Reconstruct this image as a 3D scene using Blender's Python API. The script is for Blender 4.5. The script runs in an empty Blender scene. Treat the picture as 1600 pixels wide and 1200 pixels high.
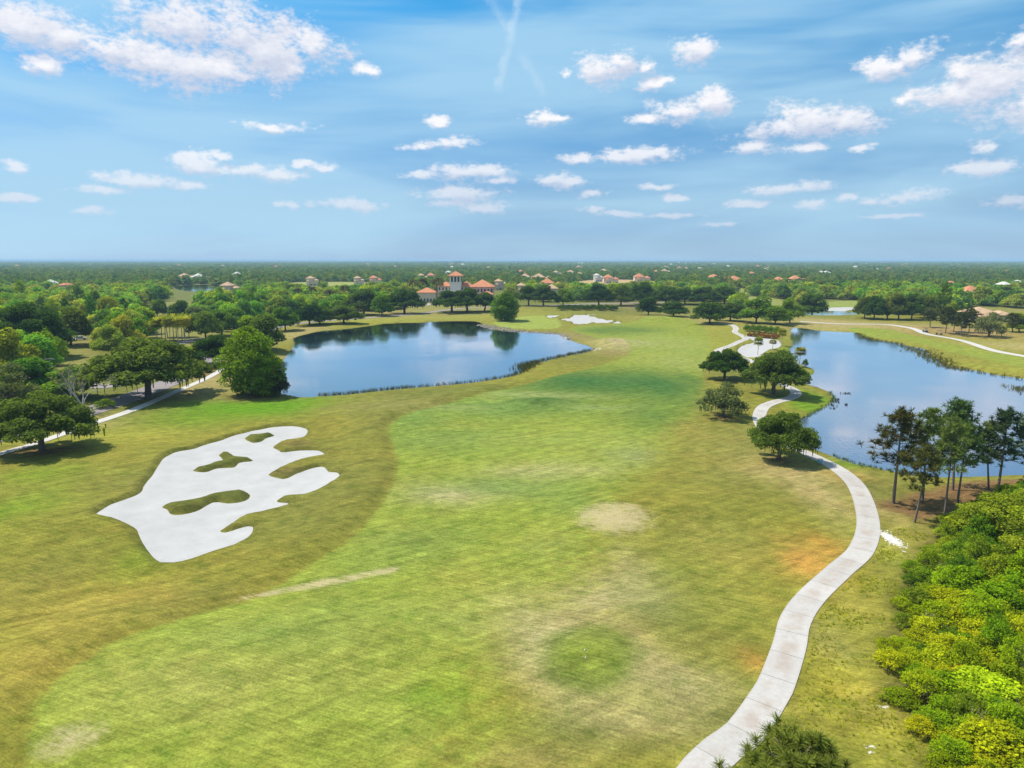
import bpy, math, random
import numpy as np
from mathutils import Vector

SC = bpy.context.scene
COL = SC.collection
rng = np.random.default_rng(11)
random.seed(5)
R = math.radians

# ------------------------------------------------------------------ camera
CAM_H = 30.0
FPX = 1600 * 24.0 / 36.0            # focal length in photo pixels
PITCH = math.atan(194.0 / FPX)
cam = bpy.data.cameras.new('camera')
cam.lens = 24.0; cam.sensor_width = 36.0; cam.clip_start = 0.5; cam.clip_end = 120000
camo = bpy.data.objects.new('camera', cam); COL.objects.link(camo)
camo.location = (0, 0, CAM_H); camo.rotation_euler = (math.pi / 2 - PITCH, 0, 0)
SC.camera = camo
cp, sp = math.cos(PITCH), math.sin(PITCH)

def ray(px, py):
    xc = (px - 800) / FPX; yc = (600 - py) / FPX
    return xc, cp + yc * sp, -sp + yc * cp
def G(px, py, z=0.0):
    """surveyed ground point seen at a photo pixel"""
    x, y, w = ray(px, py); t = (z - CAM_H) / w
    return x * t, y * t
def ztop(Y, py):
    yc = (600 - py) / FPX
    return CAM_H + Y * (yc * cp - sp) / (cp + yc * sp)
def mpp(Y):
    return (Y * cp + CAM_H * sp) / FPX        # metres per photo pixel at distance Y

# ------------------------------------------------------------------ sun, sky, exposure
SUN_DIR = Vector((-0.50, 0.16, 0.85)).normalized()
SUN_EL = math.asin(SUN_DIR.z); SUN_AZ = math.atan2(SUN_DIR.x, SUN_DIR.y)
sl = bpy.data.lights.new('sun', 'SUN'); sl.energy = 5.0; sl.angle = R(0.55); sl.color = (1.0, 0.94, 0.82)
so = bpy.data.objects.new('sun', sl); COL.objects.link(so)
so.rotation_euler = (-SUN_DIR).to_track_quat('-Z', 'Y').to_euler()
SC.view_settings.view_transform = 'Standard'; SC.view_settings.look = 'None'
SC.view_settings.gamma = 1.0; SC.view_settings.use_curve_mapping = False
SC.view_settings.exposure = 0.3

class NT:
    def __init__(s, tree): s.t = tree; s.n = tree.nodes; s.l = tree.links
    def add(s, typ, **kw):
        n = s.n.new(typ)
        for k, v in kw.items(): setattr(n, k, v)
        return n
    def put(s, sock, v):
        if isinstance(v, bpy.types.NodeSocket): s.l.new(v, sock)
        else: sock.default_value = v
    def math(s, op, a, b=0.0, c=0.0, clamp=False):
        n = s.add('ShaderNodeMath', operation=op, use_clamp=clamp)
        s.put(n.inputs[0], a); s.put(n.inputs[1], b); s.put(n.inputs[2], c)
        return n.outputs[0]
    def vmath(s, op, a, b=(0, 0, 0), c=(0, 0, 0), out=0):
        n = s.add('ShaderNodeVectorMath', operation=op)
        s.put(n.inputs[0], a); s.put(n.inputs[1], b)
        if op == 'MULTIPLY_ADD': s.put(n.inputs[2], c)
        return n.outputs[out]
    def mix(s, f, a, b, mode='MIX'):
        n = s.add('ShaderNodeMix', data_type='RGBA', blend_type=mode)
        s.put(n.inputs[0], f); s.put(n.inputs[6], a); s.put(n.inputs[7], b)
        return n.outputs[2]
    def ramp(s, v, lo, hi, a=0.0, b=1.0, interp='SMOOTHSTEP'):
        n = s.add('ShaderNodeMapRange', interpolation_type=interp)
        s.put(n.inputs[0], v); s.put(n.inputs[1], lo); s.put(n.inputs[2], hi); s.put(n.inputs[3], a); s.put(n.inputs[4], b)
        return n.outputs[0]
    def noise(s, vec, scale, detail=3.0, rough=0.55, out=0, dist=0.0):
        n = s.add('ShaderNodeTexNoise'); 
        if vec is not None: s.l.new(vec, n.inputs['Vector'])
        n.inputs['Scale'].default_value = scale; n.inputs['Detail'].default_value = detail
        n.inputs['Roughness'].default_value = rough; n.inputs['Distortion'].default_value = dist
        return n.outputs[out]
    def attr(s, name, out=2):
        n = s.add('ShaderNodeAttribute', attribute_name=name); return n.outputs[out]
    def xyz(s, x, y, z=0.0):
        n = s.add('ShaderNodeCombineXYZ'); s.put(n.inputs[0], x); s.put(n.inputs[1], y); s.put(n.inputs[2], z)
        return n.outputs[0]

# clouds: photo x, y, half width, half height
CLOUDS = [(40, 42, 70, 32), (110, 60, 50, 22), (175, 78, 85, 30), (240, 95, 95, 32), (300, 108, 100, 26), (345, 108, 55, 26), (290, 35, 105, 40), (375, 55, 95, 48), (420, 80, 95, 42),
 (490, 75, 52, 30), (455, 105, 36, 18), (57, 102, 24, 14), (580, 112, 20, 11), (940, 110, 46, 24), (965, 100, 30, 20), (1010, 106, 24, 12), (1028, 130, 30, 11), (1087, 79, 38, 21),
 (1385, 108, 36, 17), (1425, 92, 38, 18), (1500, 145, 70, 28), (1560, 125, 80, 44), (1505, 112, 24, 15), (1590, 65, 22, 15), (1620, 160, 70, 40), (1060, 172, 60, 18), (1110, 160, 46, 20), (1012, 186, 34, 9),
 (1220, 200, 68, 22), (1275, 188, 78, 27), (1325, 190, 44, 20), (1178, 231, 42, 10), (1265, 232, 40, 9), (862, 184, 46, 11), (700, 222, 46, 11), (655, 228, 30, 7), (686, 191, 22, 9), (430, 198, 60, 8),
 (310, 258, 52, 16), (370, 266, 64, 12), (435, 273, 50, 12), (355, 244, 20, 8), (475, 257, 20, 7), (505, 262, 26, 8), (225, 282, 52, 11), (290, 290, 40, 8), (165, 300, 52, 8), (735, 265, 80, 12), (660, 275, 42, 8), (780, 280, 40, 8),
 (1015, 242, 68, 13), (965, 247, 30, 9), (900, 246, 34, 10), (860, 278, 36, 11), (895, 284, 44, 10), (715, 302, 80, 14), (755, 325, 50, 11), (700, 316, 40, 9), (540, 320, 72, 11), (450, 320, 22, 8),
 (1225, 294, 52, 11), (1268, 320, 26, 8), (1168, 318, 32, 6), (1420, 308, 80, 11), (1365, 312, 25, 7), (1327, 308, 20, 7), (1545, 262, 44, 12), (1548, 231, 18, 9), (33, 310, 24, 7), (137, 330, 24, 7), (22, 258, 18, 7),
 (925, 304, 28, 8), (925, 327, 24, 7), (968, 334, 36, 6), (1030, 292, 28, 5), (1052, 308, 26, 6), (1050, 336, 44, 5), (1130, 348, 32, 4), (1575, 312, 40, 9), (1400, 337, 40, 4), (1410, 155, 22, 9), (1350, 232, 20, 7), (885, 115, 14, 9)]

world = bpy.data.worlds.new('World'); SC.world = world; world.use_nodes = True
SKY_STRENGTH = 0.082; VEIL = 0.70
CL_SHADE = (5.9, 6.5, 8.0, 1); CL_LIT = (10.0, 9.9, 10.1, 1); CL_FAR = (7.4, 7.5, 8.6, 1)
def build_sky():
    fg = bpy.data.node_groups.new('cloud_field', 'ShaderNodeTree')
    fg.interface.new_socket('P', in_out='INPUT', socket_type='NodeSocketVector')
    fg.interface.new_socket('D', in_out='OUTPUT', socket_type='NodeSocketFloat')
    q = NT(fg); gi = q.add('NodeGroupInput'); go = q.add('NodeGroupOutput')
    cur = None
    for (x, y, a, b) in CLOUDS:
        dx, dy, dz = ray(x, y); L = math.sqrt(dx * dx + dy * dy + dz * dz)
        az = math.degrees(math.atan2(dx, dy)); el = math.degrees(math.asin(dz / L))
        ra = a / 18.6 * 0.92; rb = b / 18.6 * 1.0
        v = q.vmath('MULTIPLY_ADD', gi.outputs[0], (1 / ra, 1 / rb, 0), (-az / ra, -el / rb, 0))
        ln = q.vmath('LENGTH', v, out=1)
        if cur is None: cur = ln
        else:
            cur = q.math('SMOOTH_MIN', cur, ln, 0.22)
    q.l.new(cur, go.inputs[0])
    q = NT(world.node_tree); q.n.clear()
    tc = q.add('ShaderNodeTexCoord'); sep = q.add('ShaderNodeSeparateXYZ'); q.l.new(tc.outputs['Generated'], sep.inputs[0])
    zc = q.math('MAXIMUM', sep.outputs[2], 0.004)
    skyv = q.xyz(sep.outputs[0], sep.outputs[1], zc)
    sky = q.add('ShaderNodeTexSky', sky_type='NISHITA', sun_disc=False)
    sky.sun_elevation = SUN_EL; sky.sun_rotation = SUN_AZ; sky.altitude = 0; sky.air_density = 1.0; sky.dust_density = 0.35; sky.ozone_density = 2.2
    q.l.new(skyv, sky.inputs[0])
    el = q.math('MULTIPLY', q.math('ARCSINE', zc), 57.2958)
    az = q.math('MULTIPLY', q.math('ARCTAN2', sep.outputs[0], sep.outputs[1]), 57.2958)
    P = q.xyz(az, el)
    # hazy pale base towards the horizon, deep clean blue above
    t = q.ramp(el, 0.0, 26.0, interp='LINEAR')
    cr = q.add('ShaderNodeValToRGB'); q.l.new(t, cr.inputs[0])
    e = cr.color_ramp.elements
    e[0].position = 0.0; e[0].color = (0.60, 0.95, 1.82, 1)
    e[1].position = 1.0; e[1].color = (0.34, 1.24, 1.56, 1)
    m = e.new(0.05); m.color = (0.575, 0.86, 1.48, 1)
    m = e.new(0.16); m.color = (0.56, 0.77, 1.10, 1)
    m = e.new(0.42); m.color = (0.56, 1.00, 1.24, 1)
    m = e.new(0.70); m.color = (0.34, 1.26, 1.58, 1)
    base = q.mix(1.0, sky.outputs[0], cr.outputs[0], 'MULTIPLY')
    # thin high veils in long slanting streaks
    pv = q.vmath('MULTIPLY', P, (0.035, 0.20, 1)); pv2 = q.vmath('ADD', pv, (3.1, 1.7, 0.3))
    rot = q.add('ShaderNodeVectorRotate', rotation_type='Z_AXIS'); q.l.new(pv2, rot.inputs[0]); rot.inputs['Angle'].default_value = R(12)
    veil = q.noise(rot.outputs[0], 1.0, 4, 0.5, dist=0.35)
    veil = q.math('MULTIPLY', q.ramp(veil, 0.30, 0.64), VEIL)
    base = q.mix(veil, base, (4.7, 7.3, 9.1, 1))
    # ---- the stretch of sky over the course, cloud by cloud
    wobn = q.noise(P, 0.9, 5, 0.6)
    wob = q.math('MULTIPLY', q.math('SUBTRACT', wobn, 0.5), 1.1)
    def trail(x0, y0, x1, y1, w, s):
        d0 = ray(x0, y0); d1 = ray(x1, y1)
        a = [math.degrees(math.atan2(d[0], d[1])) for d in (d0, d1)]
        b = [math.degrees(math.atan2(d[2], math.hypot(d[0], d[1]))) for d in (d0, d1)]
        dx, dy = a[1] - a[0], b[1] - b[0]; L = math.hypot(dx, dy)
        rel = q.vmath('ADD', P, (-a[0], -b[0], 0))
        u = q.vmath('DOT_PRODUCT', rel, (dx / L, dy / L, 0), out=1)
        v = q.math('ABSOLUTE', q.math('ADD', q.vmath('DOT_PRODUCT', rel, (-dy / L, dx / L, 0), out=1), wob))
        f = q.math('MULTIPLY', q.ramp(v, w, 0.0), q.math('MULTIPLY', q.ramp(u, -0.5, 0.6), q.ramp(u, L + 0.6, L - 0.6)))
        return q.math('MULTIPLY', f, q.math('MULTIPLY', wobn, s))
    tr = q.math('MAXIMUM', trail(818, -40, 795, 70, 0.55, 0.6), q.math('MAXIMUM', trail(795, 70, 778, 140, 0.5, 0.5), trail(815, 85, 850, 145, 0.6, 0.32)))
    tr = q.math('MAXIMUM', tr, trail(755, -20, 800, 55, 0.6, 0.3))
    front = q.mix(tr, base, (7.4, 8.8, 10, 1))
    n1 = q.noise(q.vmath('MULTIPLY', P, (0.85, 1.35, 1)), 0.42, 7, 0.55, dist=0.3)
    n2 = q.noise(q.vmath('MULTIPLY', P, (1.5, 2.6, 1)), 1.1, 8, 0.62)
    fb = q.math('ADD', q.math('MULTIPLY', q.math('SUBTRACT', n1, 0.5), 2.3), q.math('MULTIPLY', q.math('SUBTRACT', n2, 0.5), 1.5))
    wv = q.add('ShaderNodeTexNoise'); q.l.new(P, wv.inputs['Vector']); wv.inputs['Scale'].default_value = 0.45; wv.inputs['Detail'].default_value = 3
    PW = q.vmath('ADD', P, q.vmath('MULTIPLY', q.vmath('SUBTRACT', wv.outputs[1], (0.5, 0.5, 0.5)), (2.6, 0.9, 0)))
    def field(Pv):
        g = q.add('ShaderNodeGroup'); g.node_tree = fg; q.l.new(Pv, g.inputs[0]); return g.outputs[0]
    d0 = q.math('ADD', q.math('SUBTRACT', 0.95, field(PW)), fb)
    d1 = q.math('ADD', q.math('SUBTRACT', 0.95, field(q.vmath('ADD', PW, (-0.22, 0.62, 0)))), fb)
    alpha = q.ramp(d0, -0.20, 0.70)
    alpha = q.math('MULTIPLY', alpha, q.ramp(el, 1.0, 11.0, 0.36, 0.95, 'LINEAR'))
    lit = q.ramp(q.math('ADD', q.math('SUBTRACT', d0, d1), q.math('MULTIPLY', q.math('SUBTRACT', n2, 0.5), 1.0)), -0.5, 0.8)
    ccol = q.mix(lit, CL_SHADE, CL_LIT)
    ccol = q.mix(q.ramp(el, 0.0, 9.0), CL_FAR, ccol)
    front = q.mix(alpha, front, ccol)
    # ---- all round and overhead the same fair-weather clouds go on
    gen = q.noise(q.vmath('MULTIPLY', P, (0.05, 0.11, 1)), 1.0, 5, 0.55)
    gmask = q.math('MAXIMUM', q.ramp(q.math('ABSOLUTE', az), 50, 56), q.ramp(el, 23, 27))
    around = q.mix(q.math('MULTIPLY', q.math('MULTIPLY', q.ramp(gen, 0.54, 0.64), gmask), 0.9), base, CL_LIT)
    inside = q.math('MULTIPLY', q.math('LESS_THAN', q.math('ABSOLUTE', az), 50.0), q.math('LESS_THAN', el, 23.0))
    bgs = []
    for c in (around, front):
        bg = q.add('ShaderNodeBackground'); bg.inputs['Strength'].default_value = SKY_STRENGTH; q.l.new(c, bg.inputs[0]); bgs.append(bg)
    mx = q.add('ShaderNodeMixShader'); q.l.new(inside, mx.inputs[0]); q.l.new(bgs[0].outputs[0], mx.inputs[1]); q.l.new(bgs[1].outputs[0], mx.inputs[2])
    out = q.add('ShaderNodeOutputWorld'); q.l.new(mx.outputs[0], out.inputs[0])
build_sky()
world.cycles.sampling_method = 'MANUAL'; world.cycles.sample_map_resolution = 512

# ------------------------------------------------------------------ mesh helpers
def tag(o, label=None, cat=None, group=None, kind=None):
    if label: o['label'] = label
    if cat: o['category'] = cat
    if group: o['group'] = group
    if kind: o['kind'] = kind
    return o
def mk_mesh(name, V, F, mat=None, attrs=None, smooth=False):
    """F: an (n,k) index array, or a list of such arrays"""
    me = bpy.data.meshes.new(name)
    V = np.asarray(V, dtype=np.float32)
    if isinstance(F, np.ndarray): F = [F]
    F = [np.asarray(f, dtype=np.int32) for f in F if len(f)]
    me.vertices.add(len(V)); me.vertices.foreach_set('co', V.ravel())
    nl = sum(f.size for f in F); nf = sum(len(f) for f in F)
    me.loops.add(nl); me.polygons.add(nf)
    me.loops.foreach_set('vertex_index', np.concatenate([f.ravel() for f in F]))
    ks = np.concatenate([np.full(len(f), f.shape[1], np.int32) for f in F])
    me.polygons.foreach_set('loop_start', np.concatenate([[0], np.cumsum(ks)[:-1]]).astype(np.int32))
    me.polygons.foreach_set('use_smooth', np.full(nf, bool(smooth)))
    for k, a in (attrs or {}).items():
        a = np.asarray(a, dtype=np.float32)
        if a.ndim == 2 and a.shape[1] == 4:
            at = me.attributes.new(k, 'FLOAT_COLOR', 'POINT'); at.data.foreach_set('color', a.ravel())
        elif a.ndim == 2:
            at = me.attributes.new(k, 'FLOAT_VECTOR', 'POINT'); at.data.foreach_set('vector', a.ravel())
        else:
            at = me.attributes.new(k, 'FLOAT', 'POINT'); at.data.foreach_set('value', a)
    me.update(calc_edges=True); me.validate()
    if mat: me.materials.append(mat)
    return me
def mk_obj(name, me, parent=None, loc=None):
    o = bpy.data.objects.new(name, me); COL.objects.link(o)
    if parent: o.parent = parent
    if loc is not None: o.location = loc
    return o
def mk_empty(name, loc, rz=0.0, scale=(1, 1, 1)):
    o = bpy.data.objects.new(name, None); COL.objects.link(o)
    o.location = loc; o.rotation_euler = (0, 0, rz); o.scale = scale; o.empty_display_size = 0.3
    return o
class MB:
    """collects polygons of one mesh"""
    def __init__(s): s.v = []; s.f = {}; s.n = 0
    def addvf(s, V, F):
        V = np.asarray(V, float); F = np.asarray(F)
        s.v.append(V); s.f.setdefault(F.shape[1], []).append(F + s.n); s.n += len(V); return s
    def box(s, x0, x1, y0, y1, z0, z1, t=0.0):
        """box, its top inset by t"""
        V = [(x0, y0, z0), (x1, y0, z0), (x1, y1, z0), (x0, y1, z0), (x0 + t, y0 + t, z1), (x1 - t, y0 + t, z1), (x1 - t, y1 - t, z1), (x0 + t, y1 - t, z1)]
        return s.addvf(V, [(0, 3, 2, 1), (4, 5, 6, 7), (0, 1, 5, 4), (1, 2, 6, 5), (2, 3, 7, 6), (3, 0, 4, 7)])
    def tube(s, P, rad, k=6):
        P = np.asarray(P, float); n = len(P); rad = np.broadcast_to(rad, (n,))
        T = np.gradient(P, axis=0); T /= np.linalg.norm(T, axis=1)[:, None] + 1e-9
        ref = np.where(np.abs(T[:, 2:3]) > 0.9, [[1.0, 0, 0]], [[0, 0, 1.0]])
        U = np.cross(T, ref); U /= np.linalg.norm(U, axis=1)[:, None] + 1e-9; W = np.cross(T, U)
        a = np.arange(k) / k * 2 * math.pi
        V = P[:, None] + rad[:, None, None] * (U[:, None] * np.cos(a)[None, :, None] + W[:, None] * np.sin(a)[None, :, None])
        i = np.arange(n - 1)[:, None] * k; j = np.arange(k)[None]; j2 = (j + 1) % k
        F = np.stack([i + j, i + j2, i + k + j2, i + k + j], -1).reshape(-1, 4)
        s.addvf(V.reshape(-1, 3), F)
        return s
    def prism(s, poly, axis, a, b):
        """polygon (u,v) swept along axis 0/1/2 from a to b"""
        n = len(poly); V = []
        for w in (a, b):
            for (u, v) in poly:
                V.append({0: (w, u, v), 1: (u, w, v), 2: (u, v, w)}[axis])
        s.addvf(V, [(i, (i + 1) % n, n + (i + 1) % n, n + i) for i in range(n)])
        s.addvf(V, [tuple(range(n))[::-1]]); s.addvf(V, [tuple(range(n, 2 * n))])
        return s
    def cyl(s, c, r, h, axis=2, k=12, r2=None):
        r2 = r if r2 is None else r2; V = []
        for (rr, w) in ((r, -h / 2), (r2, h / 2)):
            for i in range(k):
                a = 2 * math.pi * i / k; u, v = rr * math.cos(a), rr * math.sin(a)
                p = {0: (w, u, v), 1: (u, w, v), 2: (u, v, w)}[axis]
                V.append((p[0] + c[0], p[1] + c[1], p[2] + c[2]))
        s.addvf(V, [(i, (i + 1) % k, k + (i + 1) % k, k + i) for i in range(k)])
        s.addvf(V, [tuple(range(k))[::-1]]); s.addvf(V, [tuple(range(k, 2 * k))])
        return s
    def mesh(s, name, mat=None, smooth=False):
        return mk_mesh(name, np.concatenate(s.v), [np.concatenate(f) for f in s.f.values()], mat, None, smooth)
    def obj(s, name, mat, parent=None, smooth=False, loc=None):
        return mk_obj(name, s.mesh(name, mat, smooth), parent, loc)

def new_mat(name):
    m = bpy.data.materials.new(name); m.use_nodes = True
    q = NT(m.node_tree); q.n.clear(); out = q.add('ShaderNodeOutputMaterial'); return m, q, out
def plain(name, col, rough=0.7, spec=0.3, var=0.15, scale=2.0, metal=0.0, bump=0.0):
    m, q, out = new_mat(name)
    tc = q.add('ShaderNodeTexCoord'); n = q.noise(tc.outputs['Object'], scale, 5, 0.6)
    f = q.ramp(n, 0.25, 0.75, 1 - var, 1 + var, 'LINEAR')
    c = q.vmath('SCALE', (col[0], col[1], col[2])); q.put(c.node.inputs['Scale'], f)
    b = q.add('ShaderNodeBsdfPrincipled'); q.l.new(c, b.inputs['Base Color'])
    b.inputs['Roughness'].default_value = rough; b.inputs['Specular IOR Level'].default_value = spec; b.inputs['Metallic'].default_value = metal
    if bump:
        bp = q.add('ShaderNodeBump'); bp.inputs['Strength'].default_value = bump; bp.inputs['Distance'].default_value = 0.05
        q.l.new(n, bp.inputs['Height']); q.l.new(bp.outputs[0], b.inputs['Normal'])
    q.l.new(b.outputs[0], out.inputs[0]); return m

# ------------------------------------------------------------------ plan of the place (surveyed outlines)
def smooth_poly(P, k=4, closed=True):
    P = np.asarray(P, float); n = len(P); out = []
    rngi = range(n) if closed else range(n - 1)
    for i in rngi:
        if closed: p0, p1, p2, p3 = P[(i - 1) % n], P[i], P[(i + 1) % n], P[(i + 2) % n]
        else: p0, p1, p2, p3 = P[max(i - 1, 0)], P[i], P[i + 1], P[min(i + 2, n - 1)]
        for j in range(k):
            t = j / k
            out.append(0.5 * ((2 * p1) + (-p0 + p2) * t + (2 * p0 - 5 * p1 + 4 * p2 - p3) * t * t + (-p0 + 3 * p1 - 3 * p2 + p3) * t ** 3))
    if not closed: out.append(P[-1])
    return np.array(out)
def gpoly(pts, z=0.0, k=4): return smooth_poly([G(x, y, z) for x, y in pts], k)
def zoomed(pts, x0, y0, s): return [(x0 + x * s, y0 + y * s) for x, y in pts]
def sdf(poly, X, Y, far=30.0):
    D = np.full(X.shape, far); lo = poly.min(0) - far; hi = poly.max(0) + far
    m = (X > lo[0]) & (X < hi[0]) & (Y > lo[1]) & (Y < hi[1])
    if not m.any(): return D
    x = X[m]; y = Y[m]; best = np.full(x.shape, 1e18); ins = np.zeros(x.shape, bool)
    A = poly; B = np.roll(poly, -1, 0)
    for (ax, ay), (bx, by) in zip(A, B):
        ex, ey = bx - ax, by - ay; L = ex * ex + ey * ey + 1e-12
        t = np.clip(((x - ax) * ex + (y - ay) * ey) / L, 0, 1)
        dx = x - ax - t * ex; dy = y - ay - t * ey
        np.minimum(best, dx * dx + dy * dy, out=best)
        if abs(ey) > 1e-12:
            c = (ay > y) != (by > y)
            ins ^= c & (x < ex * (y - ay) / ey + ax)
    d = np.sqrt(best); d[ins] *= -1
    D[m] = np.minimum(d, far); return D
def sstep(a, b, x):
    t = np.clip((x - a) / (b - a), 0, 1); return t * t * (3 - 2 * t)

WATER_Z = -0.5
POND_W = gpoly([(454, 617), (438, 612), (430, 592), (440, 570), (452, 552), (462, 538), (463, 529), (475, 524), (500, 518), (540, 514.5), (575, 510), (612, 505), (662, 503.5), (687, 502.5), (725, 502), (748, 504), (757, 510), (775, 515),
 (800, 517.5), (850, 520), (876, 523), (887, 530), (902, 536), (920, 541), (926, 546), (912, 551), (887, 555), (855, 563), (828, 571), (818, 580), (798, 588), (750, 596), (700, 601.5), (650, 605.5), (600, 610), (540, 616.5), (500, 619), (475, 620.5)], WATER_Z)
POND_E = gpoly([(1243, 512), (1275, 516.5), (1307, 518.5), (1337, 520), (1351, 527), (1375, 533), (1400, 536), (1412, 541), (1438, 546), (1452, 556), (1465, 562), (1480, 571), (1510, 577.5), (1550, 585), (1600, 593), (1690, 612), (1780, 650), (1790, 720), (1690, 745),
 (1600, 742), (1544, 744), (1487, 745), (1446, 744), (1397, 737), (1371, 731), (1347, 727), (1322, 720), (1300, 712), (1270, 700), (1254, 690), (1246, 672), (1250, 657), (1266, 647), (1290, 635.5), (1302, 624), (1296, 612), (1275, 604), (1261, 599), (1254, 594), (1266, 588),
 (1274, 580.5), (1267, 574.5), (1252, 571), (1245, 564), (1237, 556), (1234, 548), (1240, 540), (1242, 525), (1238, 518)], WATER_Z)
POND_N = gpoly([(1252, 487), (1290, 486), (1345, 487.5), (1352, 490.5), (1300, 492.5), (1250, 491.5)], WATER_Z)
LAKE = gpoly([(278, 447), (320, 444.5), (362, 447), (365, 453), (325, 456), (282, 453)], WATER_Z)
PONDS = [POND_W, POND_E, POND_N, LAKE]

BK = lambda pts: gpoly(zoomed(pts, 100, 640, .3125), 0, 4)
BUNK_MAIN = BK([(165, 545), (230, 495), (300, 465), (385, 420), (400, 385), (430, 350), (460, 310), (480, 280), (510, 250), (560, 222), (640, 200), (720, 165), (790, 140), (850, 118), (920, 100), (1000, 85), (1080, 76), (1150, 76), (1200, 85), (1217, 97), (1200, 120),
 (1170, 132), (1110, 140), (1070, 152), (1045, 172), (1070, 185), (1090, 197), (1140, 190), (1200, 187), (1270, 188), (1303, 207), (1290, 215), (1220, 225), (1150, 245), (1100, 265), (1050, 290), (1022, 312), (1060, 325), (1100, 330), (1130, 320), (1180, 295), (1240, 275), (1290, 265),
 (1310, 275), (1325, 295), (1360, 302), (1376, 320), (1365, 340), (1310, 375), (1260, 400), (1210, 415), (1140, 420), (1090, 425), (1062, 445), (1090, 452), (1122, 455), (1090, 475), (1000, 495), (930, 510), (880, 525), (840, 555), (800, 580), (780, 597), (820, 600), (880, 580), (930, 567),
 (945, 578), (935, 605), (900, 635), (830, 670), (740, 695), (660, 720), (580, 742), (510, 748), (470, 738), (430, 710), (395, 665), (375, 630), (362, 605), (320, 585), (260, 565), (200, 555)])
ISLES = [BK([(905, 130), (930, 118), (980, 115), (1020, 107), (1050, 115), (1010, 128), (985, 145), (940, 150)]),
 BK([(643, 302), (700, 285), (750, 265), (800, 250), (775, 225), (790, 212), (830, 210), (860, 230), (930, 235), (940, 245), (880, 255), (850, 278), (800, 283), (760, 290), (710, 308), (660, 308)]),
 BK([(490, 492), (540, 475), (620, 460), (690, 440), (740, 420), (830, 405), (880, 395), (920, 405), (925, 425), (890, 448), (820, 458), (760, 452), (720, 470), (670, 500), (600, 520), (540, 525), (515, 505)])]
BUNK_GREEN = gpoly(zoomed([(300, 437), (375, 430), (395, 415), (440, 410), (522, 404), (515, 414), (475, 424), (520, 430), (600, 438), (640, 438), (610, 450), (560, 457), (500, 450), (460, 461), (390, 461), (370, 445)], 800, 390, .25), 0, 3)
BUNK_G2 = gpoly(zoomed([(215, 418), (250, 413), (295, 416), (285, 425), (230, 428)], 800, 390, .25), 0, 3)
BUNK_G3 = gpoly(zoomed([(630, 450), (670, 446), (680, 456), (650, 462)], 800, 390, .25), 0, 3)
BUNK_WASTE = gpoly(zoomed([(545, 240), (600, 205), (660, 190), (690, 178), (640, 150), (612, 128), (640, 118), (700, 138), (790, 138), (880, 155), (912, 195), (890, 222), (820, 236), (760, 262), (720, 300), (640, 305), (590, 285)], 1050, 500, .1875), 0, 3)
BUNK_POINT = gpoly(zoomed([(905, 322), (950, 308), (990, 312), (1045, 365), (1010, 378), (950, 372), (900, 350)], 1050, 500, .1875), 0, 3)
BUNK_FAR = gpoly([(1288, 483), (1300, 480), (1335, 480), (1343, 482.5), (1320, 485), (1295, 485)], 0, 3)
BUNKERS = [(BUNK_MAIN, ISLES), (BUNK_GREEN, []), (BUNK_G2, []), (BUNK_G3, []), (BUNK_WASTE, []), (BUNK_POINT, []), (BUNK_FAR, [])]

FAIRWAY = gpoly([(70, 1260), (52, 1180), (50, 1140), (70, 1095), (120, 1048), (190, 1005), (270, 975), (340, 950), (390, 935), (440, 905), (490, 875), (540, 848), (580, 810), (610, 765), (622, 725), (612, 690), (608, 668), (640, 652), (700, 634), (770, 615), (830, 600), (880, 585),
 (930, 572), (985, 552), (975, 538), (930, 528), (890, 516), (905, 509), (960, 507), (1010, 499), (1060, 498), (1095, 506), (1105, 525), (1110, 545), (1098, 570), (1100, 602), (1084, 645), (1052, 665), (1035, 700), (990, 745), (945, 800), (905, 870), (850, 940), (790, 975), (752, 1050), (765, 1110), (700, 1180), (660, 1260)])
FAIRWAY_E = gpoly([(1345, 524), (1420, 532), (1500, 551), (1600, 578), (1720, 600), (1720, 575), (1600, 558), (1520, 542), (1440, 528), (1390, 516), (1330, 512)])
GREEN = gpoly([(790, 512), (770, 503), (800, 496), (850, 495), (875, 502), (872, 511), (840, 514)])
TEE = gpoly([(842, 1038), (850, 1005), (885, 985), (930, 980), (975, 995), (990, 1030), (975, 1065), (930, 1082), (880, 1078), (850, 1062)])
TEE_IN = gpoly([(872, 1035), (880, 1015), (905, 1005), (940, 1008), (962, 1025), (962, 1045), (935, 1060), (900, 1062), (880, 1052)])

# ground heights: low rolling swells plus shaped mounds (photo x, y, half-widths in metres, height)
MOUNDS = [(850, 632, 7, 3.6, 1.1), (955, 537, 10, 7, 1.4), (990, 800, 10, 6, .55), (560, 590 + 60, 20, 8, .7), (560, 760, 9, 9, .6), (300, 930, 16, 10, -.5), (420, 900, 10, 6, -.45), (910, 1035, 8, 6, .4), (1110, 780, 14, 8, .6), (905, 496, 16, 12, 1.3), (1000, 498, 16, 10, 1.0), (850, 485, 14, 10, .7),
 (950, 484, 20, 10, .9), (120, 820, 10, 8, .5), (230, 720, 9, 9, .5), (700, 700, 14, 10, .45), (800, 745, 10, 8, -.35), (930, 585, 14, 9, -.3), (1010, 600, 12, 10, .4), (760, 620, 18, 8, .4), (1050, 980, 9, 6, .35), (520, 990, 14, 8, .3), (1290, 760, 9, 7, .35)]
MND = [(*G(a, b), c, d, e) for a, b, c, d, e in MOUNDS]
MND = [(x, y, a, b, h * 1.25) for x, y, a, b, h in MND]
CL_Y = [G(480, 1200)[1], G(690, 800)[1], G(830, 650)[1], G(960, 560)[1], G(1000, 500)[1]]; CL_X = [G(480, 1200)[0], G(690, 800)[0], G(830, 650)[0], G(960, 560)[0], G(1000, 500)[0]]
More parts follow.
